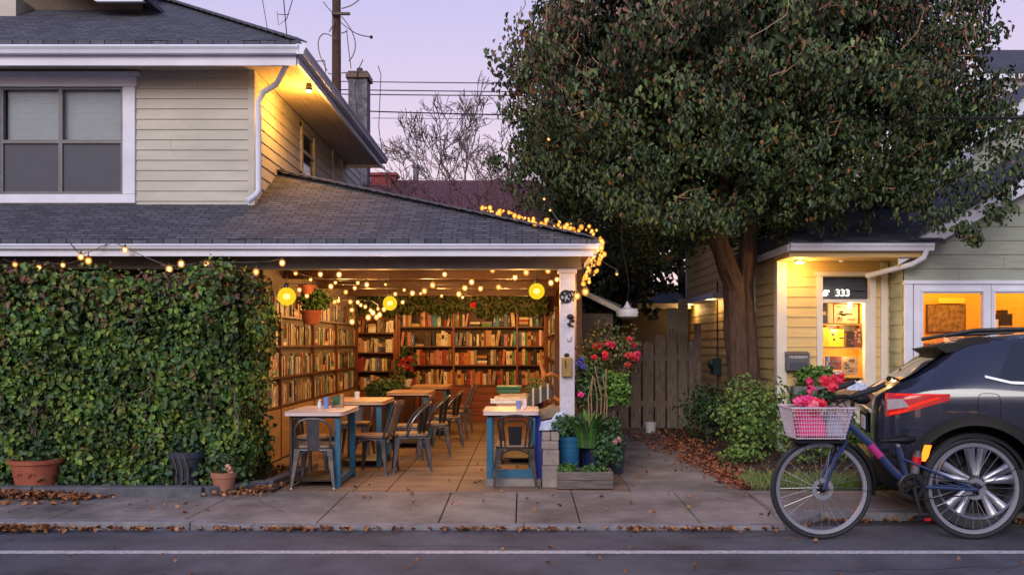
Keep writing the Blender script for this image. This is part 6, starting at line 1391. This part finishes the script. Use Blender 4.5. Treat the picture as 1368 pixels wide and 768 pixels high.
m=MB(); m.lathe(bb_+Vector((0,-.058,0)),[(.088,-.003),(.094,0),(.088,.003),(.06,.003),(.06,-.003),(.088,-.003)],28,axis='y',cap=False); 
for i in range(5): a=i*2*PI/5; m.beam(bb_+Vector((0,-.058,0)),bb_+Vector((math.cos(a)*.07,-.058,math.sin(a)*.07)),.014,.006,up=(0,1,0))
m.build('chainring','metal_black',BK)
m=MB(); 
for s_ in (1,-1): m.tube([bb_+Vector((0,-.058,.09*s_)),rh+Vector((0,-.058,.035*s_))],.005,4)
m.build('chain','metal_black',BK)
for sy,px1,py1 in ((-1,1222,686),(1,1207,612)):
    m=MB(); e_=B(px1,py1,sy*.10); m.tube([bb_+Vector((0,sy*.08,0)),e_],[.014,.010],8); cr=m.build('crank','metal_black',BK,smooth=True)
    m=MB(); m.box(e_.x-.06,e_.x+.05,e_.y+(-.10 if sy<0 else .005),e_.y+(-.005 if sy<0 else .10),e_.z-.013,e_.z+.010); m.build('pedal','black_plastic',cr,bevel=.005)
    if sy<0: m=MB(); m.box(e_.x-.02,e_.x+.02,e_.y-.104,e_.y-.1005,e_.z-.010,e_.z+.008); m.build('reflector','tail_red',cr)
m=MB(); m.tube([B(1222,632,-.0),B(1226,606,-.0)],[.03,.028],12); m.lathe(B(1226,606),[(.018,0),(.018,.02)],10); bt_=m.build('bottle','grey_metal',BK,smooth=True); m=MB(); m.tube([B(1223.5,622),B(1225.5,610)],.0315,12); m.build('label_band','tail_red',bt_,smooth=True)
m=MB(); m.tube([B(1112,604,-.0),B(1116,594,0)],.02,8); m.box(B(1060,586).x,B(1122,586).x,K-.1,K+.1,B(0,590).z,B(0,586).z); m.build('basket_carrier','black_plastic',BK)
# basket
BA=MB(); tx0,tx1,tz=B(1048,543).x,B(1131,543).x,B(0,543).z; cx0,cx1,cz=B(1057,583).x,B(1121,583).x,B(0,583).z; ty,by2=.16,.125
def bc(u,v): # u around 0..1 perimeter, v 0 bottom..1 top
    k=u*4; q=int(k)%4; f=k-int(k); x0=cx0+(tx0-cx0)*v; x1=cx1+(tx1-cx1)*v; yy=by2+(ty-by2)*v; z_=cz+(tz-cz)*v
    c=[(x0,-yy),(x1,-yy),(x1,yy),(x0,yy)]; a=c[q]; b=c[(q+1)%4]; return Vector((a[0]+(b[0]-a[0])*f,K+a[1]+(b[1]-a[1])*f,z_))
for v in (0,.13,.26,.39,.52,.65,.78,.9): BA.tube([bc(q/4,v) for q in range(4)],.0022 if v else .004,4,closed=True)
for i in range(88):
    if (i%22) in (0,): continue
    BA.tube([bc(i/88,0),bc(i/88,1)],.0018,3)
for i in range(12): x=cx0+(cx1-cx0)*i/11; BA.tube([(x,K-by2,cz),(x,K+by2,cz)],.002,3)
BA.tube([bc(q/4,1) for q in range(4)],.007,8,closed=True); BA.build('basket','wire_white',BK)
PB_=B(0,0)
blanket('pink_cloth_bundle','bright pink cloth bundle inside the bicycle basket',B(1081,0).x,K,cz+.012,.20,.2,.17,'pink_cloth','cloth',0,3)
blanket('grey_cloth_bundle','pale grey-blue cloth at the rear of the bicycle basket',B(1110,0).x,K,cz+.012,.12,.2,.15,'grey_cloth','cloth',0,6)
FB=thing('flower_bouquet','bunch of pink and red flowers with dark leaves standing in the bicycle basket','bouquet',(B(1085,0).x,K,B(0,570).z))
bush(FB,B(1090,531),.10,520,.034,[(.03,.07,.03),(.05,.10,.04)],sq=(1.5,.9,.6),shell=.2); blooms(FB,B(1072,531,-.06),.03,4,.06,[(.75,.04,.22)]); blooms(FB,B(1066,541,-.09),.05,5,.055,[(.8,.10,.28),(.75,.03,.15)]); blooms(FB,B(1085,541,-.1),.04,5,.06,[(.75,.02,.06),(.8,.2,.25)]); blooms(FB,B(1084,520,-.05),.02,2,.055,[(.7,.04,.15)]); blooms(FB,B(1104,516,.0),.04,4,.07,[(.75,.03,.06)])

# ================================================================= HOUSES ACROSS THE STREET (behind the camera; seen in paint and glass)
for k,(x0,x1,c_,lb) in enumerate(((-13,-3.5,'siding_green','grey-green house across the street, directly opposite the hedge'),(-1,9,'siding','cream house across the street, directly opposite the cafe'),(11.5,22,'siding_dark','dark timber house across the street, opposite the gable house'))):
    t=thing('opposite_house',lb,'house',((x0+x1)/2,-16,-.13)); m=MB(); m.box(x0,x1,-22,-14,-.13,3.4); m.build('wall',c_,t)
    xm=(x0+x1)/2; m=MB(); m.prism([(x0-.4,-13.6,3.4),(xm,-13.6,6.2),(x1+.4,-13.6,3.4)],(0,-9,0),o=(x0,-14,3.4),u=(0,1,0),w=(1,0,.5)); m.build('roof','shingle',t)
    for wx_ in (x0+1.5,xm-.6,x1-2.7): m=MB(); m.box(wx_-.1,wx_+1.3,-13.99,-13.95,.9,2.5); w_=m.build('window','trim',t); m=MB(); m.box(wx_,wx_+1.2,-13.945,-13.93,1.0,2.4); m.build('pane','car_glass',w_)
m=MB(); m.box(-60,60,-8.5,-5.01,-.2,.0); tag(m.build('far_sidewalk','concrete'),kind='structure')
# ================================================================= CAR (local: x from tail forward, y 0 near side .. 1.7 far side)
YAW=R(16); WL=.62; wc=P(1306,645,6.47); Rw=.355
CA=bpy.data.objects.new('suv_car',None); COL.objects.link(CA); tag(CA,'dark blue-grey SUV with glowing red tail lamp pulling out behind the bicycle','car')
CWD=1.70; ca,sa=math.cos(YAW),math.sin(YAW)
org=Vector((wc.x-WL*ca,wc.y+WL*sa,-.06)); CA.location=org; CA.rotation_euler=(R(-1.0),0,-YAW)
def lerpt(tab,x):
    for (a,*p),(b,*q) in zip(tab[:-1],tab[1:]):
        if x<=b: s=(x-a)/(b-a); s=max(0,s); return [u+(v-u)*s for u,v in zip(p,q)]
    return list(tab[-1][1:])
#      x     sill  belt   roof   w_sill w_mid w_belt w_roof
TAB=[(-.06,.42,.80,.86,.60,.66,.62,.52),(-.03,.34,.92,.97,.70,.76,.70,.60),(.03,.30,.985,1.02,.77,.815,.755,.64),(.12,.27,1.02,1.08,.81,.845,.79,.66),(.24,.26,1.035,1.14,.825,.85,.83,.665),(.38,.25,1.04,1.25,.83,.85,.835,.665),(.50,.25,1.04,1.345,.83,.85,.835,.66),(.62,.25,1.04,1.405,.83,.85,.835,.658),(.80,.25,1.035,1.43,.83,.85,.835,.655),(1.1,.24,1.02,1.455,.83,.85,.835,.65),(1.8,.24,1.0,1.475,.83,.85,.835,.645),(2.3,.24,.99,1.455,.83,.85,.835,.64),(2.75,.24,.98,1.26,.83,.85,.80,.62),(3.1,.24,.965,1.04,.83,.85,.79,.66),(3.5,.25,.92,.97,.82,.85,.76,.62),(4.0,.26,.84,.89,.80,.83,.72,.58),(4.3,.30,.72,.78,.72,.76,.64,.5),(4.4,.36,.60,.66,.62,.66,.56,.4)]
def ringpt(x,t,off=0):
    """t 0 sill .. 1 belt .. 2 roof edge .. 3 roof centre (half section)"""
    zs,zb,zr,ws,wm,wb,wr=lerpt(TAB,x)
    prof=[(0,ws,zs),(.12,wm-.012,zs+.06),(.4,wm,zs+(zb-zs)*.42),(.7,wm+.004,zs+(zb-zs)*.70),(.9,wm-.004,zb-.04),(1,wb,zb),(1.25,wb+(wr-wb)*.22,zb+(zr-zb)*.26),(1.75,wb+(wr-wb)*.78,zb+(zr-zb)*.78),(2,wr,zr-.035),(2.3,wr-.08,zr-.008),(3,0,zr+.015)]
    w_,z_=lerpt(prof,t)
    return w_,z_
TS_=[0,.12,.25,.4,.55,.7,.82,.9,.95,1,1.12,1.25,1.5,1.75,1.9,2,2.12,2.3,2.65,3]
def carp(x,t,side=-1,off=0):
    w_,z_=ringpt(x,t); w2,z2=ringpt(x,min(3,t+.05)); w1,z1=ringpt(x,max(0,t-.05))
    n=Vector((0,(z2-z1),-(w2-w1))); n=n.normalized() if n.length>1e-6 else Vector((0,1,0))
    y=w_+n.y*off; z=z_+n.z*off
    return Vector((x,CWD/2+side*y,z))
xs=[-.06,-.045,-.03,0,.03,.07,.12,.18,.24,.31,.38,.44,.50,.6,.75,.9,1.1,1.4,1.8,2.05,2.3,2.5,2.75,2.95,3.1,3.3,3.5,3.75,4.0,4.15,4.3,4.36,4.4]
m=MB(); V=[]
for x in xs:
    r=[carp(x,t,-1) for t in TS_]+[carp(x,t,1) for t in TS_[::-1][1:]]; V+=r
n=len(TS_)*2-1; Fc=[(i*n+j,(i+1)*n+j,(i+1)*n+j+1,i*n+j+1) for i in range(len(xs)-1) for j in range(n-1)]
Fc+=[tuple(range(n)),tuple((len(xs)-1)*n+j for j in range(n))[::-1]]+[(i*n,i*n+n-1,(i+1)*n+n-1,(i+1)*n) for i in range(len(xs)-1)]
m.add(V,Fc)
for fi,f_ in enumerate(m.f):
    c_=sum((Vector(m.v[i]) for i in f_),Vector())/len(f_)
    if c_.z<.44 or (c_.x<.05 and c_.z<.60): m.m[fi]=1
body=m.build('body',['car_paint','black_plastic'],CA,world=False,smooth=True)
bmm=bmesh.new(); bmm.from_mesh(body.data); bmesh.ops.recalc_face_normals(bmm,faces=bmm.faces); bmm.to_mesh(body.data); bmm.free()
WBS=2.65
for wx_ in (WL,WL+WBS):
    for side in (0,1):
        c=MB(); yc=-.1 if side==0 else CWD+.1; c.lathe((wx_,yc+(.20 if side==0 else -.20),.36),[(.415,-.26),(.415,.26)],44,axis='y'); cu=c.build('cutter','black_plastic',CA,world=False)
        b_=bmesh.new(); b_.from_mesh(cu.data); bmesh.ops.recalc_face_normals(b_,faces=b_.faces); b_.to_mesh(cu.data); b_.free(); cu.data.materials.clear(); cu.data.materials.append(MATS['black_plastic'])
        md=body.modifiers.new('x','BOOLEAN'); md.object=cu; md.operation='DIFFERENCE'; md.solver='EXACT'; md.material_mode='TRANSFER'
        bpy.context.view_layer.update(); dg=bpy.context.evaluated_depsgraph_get(); me=bpy.data.meshes.new_from_object(body.evaluated_get(dg)); body.modifiers.clear(); body.data=me; bpy.data.objects.remove(cu)
body.data.name='body'
if hasattr(body.data,'set_sharp_from_angle'): body.data.set_sharp_from_angle(angle=R(32))
def patch(name,mt,fn,nu,nv,parent=CA,thick=None):
    m=MB(); V=[fn(i/nu,j/nv) for i in range(nu+1) for j in range(nv+1)]; m.add(V,[(i*(nv+1)+j,(i+1)*(nv+1)+j,(i+1)*(nv+1)+j+1,i*(nv+1)+j+1) for i in range(nu) for j in range(nv)])
    return m.build(name,mt,parent,world=False,smooth=True)
for side in (-1,1):
    # quarter window, rear door window, front window
    def qa(u,v): 
        xl=.76+.13*v; x=xl+(1.50-xl)*u; return carp(x,1.16+.70*v,side,.006)
    patch('window','car_glass',qa,10,8)
    patch('window','car_glass',lambda u,v: carp(1.56+.62*u,1.12+.76*v,side,.006),8,8)
    patch('window','car_glass',lambda u,v: carp(2.24+(.62-.34*v)*u,1.12+.76*v,side,.006),8,8)
    patch('window_trim','silver',lambda u,v: carp(.68+2.26*u,1.10+.045*v+.10*(max(0,.07-u)/.07),side,.010),40,1)
    # sill cladding and arch cladding
    patch('sill_cladding','black_plastic',lambda u,v: carp(1.05+1.8*u,.02+.26*v,side,.012),16,3)
    for wx_ in (WL,WL+WBS):
        def arch(u,v):
            a=PI*(-.06+1.12*u); r=.418+.075*v; x=wx_+math.cos(a)*r; z=.36+math.sin(a)*r
            zs,zb,*_=lerpt(TAB,x); t=0
            for q in range(60):
                if ringpt(x,q/60)[1]>=z: break
                t=q/60
            p=carp(x,t,side,.012 if v>0 else .016); p.z=z; return p
        patch('arch_cladding','black_plastic',arch,30,2)
    # tail lamp: tapered wedge wrapping the corner
    def lampf(u,v,off=.012):
        x=.01+.43*u; lo=.60+.24*u**1.2; hi=.985-.02*u; zt=lo+(hi-lo)*v
        zs,zb,*_=lerpt(TAB,x); z_lo=.825+.13*u**1.1; z_hi=1.0+.0*u; z=z_lo+(z_hi-z_lo)*v
        t=(z-zs)/(zb-zs); 
        tt=0
        for q in range(100):
            if ringpt(x,q/100)[1]>=z: break
            tt=q/100
        p=carp(x,tt,side,off); p.z=z; return p
    tl=patch('tail_lamp','tail_red',lampf,16,6)
    patch('light_band','tail_glow',lambda u,v: lampf(.34+.50*u,.14+.16*v+.5*u*.7,.016),10,2,tl)
    patch('light_band','tail_glow',lambda u,v: lampf(.05+.28*u,.06+.09*v,.018),6,1,tl)
    patch('light_band','tail_glow',lambda u,v: lampf(.03+.9*u,.90+.07*v,.016),10,1,tl)
    patch('reversing_lens','lamp_clear',lambda u,v: lampf(.02+.34*u*(1-.3*v),.28+.45*v,.017),6,2,tl)
    patch('side_marker','amber',lambda u,v: carp(.235+.05*u+.03*v,.32+.14*v,side,.022),2,3)
    # handle, fuel flap
    hd=MB(); p=carp(1.45,.80,side,.02); 
    for (xx) in (0,): hd.tube([carp(1.30,.80,side,.004),carp(1.34,.80,side,.03),carp(1.46,.80,side,.03),carp(1.50,.80,side,.004)],.012,6)
    hd.build('door_handle','black_plastic',CA,world=False,smooth=True)
    m=MB()
    for pts_ in ([carp(1.52,.1+1.85*i/14,side,.002) for i in range(15)],[carp(2.2,.1+1.85*i/14,side,.002) for i in range(15)],[carp(1.06+.14*(1-(i/12)),.45+.6*i/12,side,.002) for i in range(13)]): m.tube(pts_,.0035,4)
    m.build('door_seam','black_plastic',CA,world=False)
m=MB(); m.tube([carp(.70+.075*math.copysign(abs(math.cos(2*PI*i/24))**.6,math.cos(2*PI*i/24)),.80+.125*math.copysign(abs(math.sin(2*PI*i/24))**.6,math.sin(2*PI*i/24)),-1,.001) for i in range(24)],.0028,4,closed=True); m.build('fuel_flap','black_plastic',CA,world=False)
# rear window, spoiler, plate, bumper cladding, tailgate
def top(x,s,off=0):
    zs,zb,zr,ws,wm,wb,wr=lerpt(TAB,x); return Vector((x-off*.75,CWD/2+s*(wr-.05),zr-.01+.02*(1-s*s)+off))
patch('rear_window','car_glass',lambda u,v: top(.14+.42*u,-1+2*v,.014),10,10)
m=MB(); V=[]
for s_ in [-1+.2*i for i in range(11)]:
    y=CWD/2+s_*.66; k=.03*s_*s_
    V+= [(.36+k,y,1.345),(.74,y,1.438-k*.7),(.74,y,1.40-k),(.42+k,y,1.305)]
m.add(V,[(i*4+j,i*4+(j+1)%4,(i+1)*4+(j+1)%4,(i+1)*4+j) for i in range(10) for j in range(4)]+[(0,1,2,3),(43,42,41,40)]); m.build('spoiler','black_plastic',CA,world=False,bevel=.006)
m=MB(); m.tube([(.13,CWD/2,1.09),(.22,CWD/2+.18,1.15),(.24,CWD/2+.3,1.17)],.010,6); m.ball((.12,CWD/2,1.09),.025,8); m.build('wiper','black_plastic',CA,world=False,smooth=True)
m=MB(); m.box(-.085,-.062,CWD/2-.27,CWD/2+.27,.66,.82); pl=m.build('plate_recess','black_plastic',CA,world=False,bevel=.006); m=MB(); m.box(-.092,-.086,CWD/2-.24,CWD/2+.1,.685,.79); m.build('licence_plate','plate_white',CA,world=False)
m=MB(); m.box(-.078,-.06,CWD/2-.5,CWD/2+.5,.835,.86); m.build('chrome_strip','silver',CA,world=False,bevel=.004)
m=MB(); m.box(-.09,.02,CWD/2-.58,CWD/2+.58,.28,.50); m.build('bumper','black_plastic',CA,world=False,bevel=.02)
for s_ in (-1,1):
    m=MB(); y=CWD/2+s_*.60; m.tube([(.45,y,1.43),(.65,y,1.468),(1.8,y,1.50),(2.2,y,1.475)],.016,8); m.build('roof_rail','metal_black',CA,world=False,smooth=True)
    m=MB(); y=CWD/2+s_*.93; m.ball((2.85,y,1.06),.09,12,sq=(.6,1,.7)); m.beam((2.85,CWD/2+s_*.80,1.02),(2.85,y,1.04),.04,.03); m.build('mirror','car_paint',CA,world=False,smooth=True)
    m=MB(); m.ball((4.22,CWD/2+s_*.58,.66),.13,14,sq=(1,.8,.5)); m.build('headlight','lamp_clear',CA,world=False,smooth=True)
patch('windscreen','car_glass',lambda u,v: top(3.06-.68*u,-1+2*v,.012)+Vector((.02,0,0)),10,10)
for wx_ in (WL,WL+WBS):
    for side in (0,1):
        yo=.045 if side==0 else CWD-.045; sg=1 if side==0 else -1; c=Vector((wx_,yo,Rw+.005))
        m=MB(); m.lathe(c,[(.268,.0),(.285,-.012*sg),(.335,-.012*sg),(.352,.012*sg),(.355,.04*sg),(.355,.17*sg),(.34,.20*sg),(.27,.2*sg)],56,axis='y',cap=False); w_=m.build('wheel','rubber',CA,world=False,smooth=True)
        def sub(mb,nm,mt): 
            return mb.build(nm,mt,w_,world=False,smooth=True)
        m=MB(); m.lathe(c,[(.270,-.004*sg),(.262,-.010*sg),(.252,.0),(.246,.03*sg),(.240,.12*sg)],56,axis='y',cap=False); sub(m,'rim','silver')
        m=MB(); m.lathe(c,[(.001,.11*sg),(.25,.115*sg)],40,axis='y',cap=False); m.lathe(c,[(.13,.06*sg),(.14,.1*sg)],24,axis='y'); sub(m,'brake','black_plastic')
        m=MB()
        for i in range(5):
            for da in (-.17,.17):
                a=2*PI*i/5+.31+da; a0=2*PI*i/5+.31+da*.62; d0=Vector((math.cos(a0),0,math.sin(a0))); d1=Vector((math.cos(a),0,math.sin(a))); s0_=Vector((-d1.z,0,d1.x)); V=[]
                for r_,hw,yy_ in ((.045,.017,.012),(.12,.021,.016),(.20,.029,.010),(.250,.036,.002)):
                    p=c+(d0 if r_<.1 else d1)*r_+Vector((0,yy_*sg,0)); V+=[p-s0_*hw,p-s0_*hw*.5-Vector((0,.010*sg,0)),p+s0_*hw*.5-Vector((0,.010*sg,0)),p+s0_*hw,p+s0_*hw+Vector((0,.03*sg,0)),p-s0_*hw+Vector((0,.03*sg,0))]
                m.add(V,[(k*6+j,k*6+(j+1)%6,(k+1)*6+(j+1)%6,(k+1)*6+j) for k in range(3) for j in range(6)]+[(0,1,2,3,4,5),(23,22,21,20,19,18)])
        sub(m,'spokes','silver')
        m=MB(); m.lathe(c,[(.062,.03*sg),(.055,.0),(.03,-.004*sg),(.001,-.004*sg)],20,axis='y',cap=False); sub(m,'hub_cap','black_plastic')
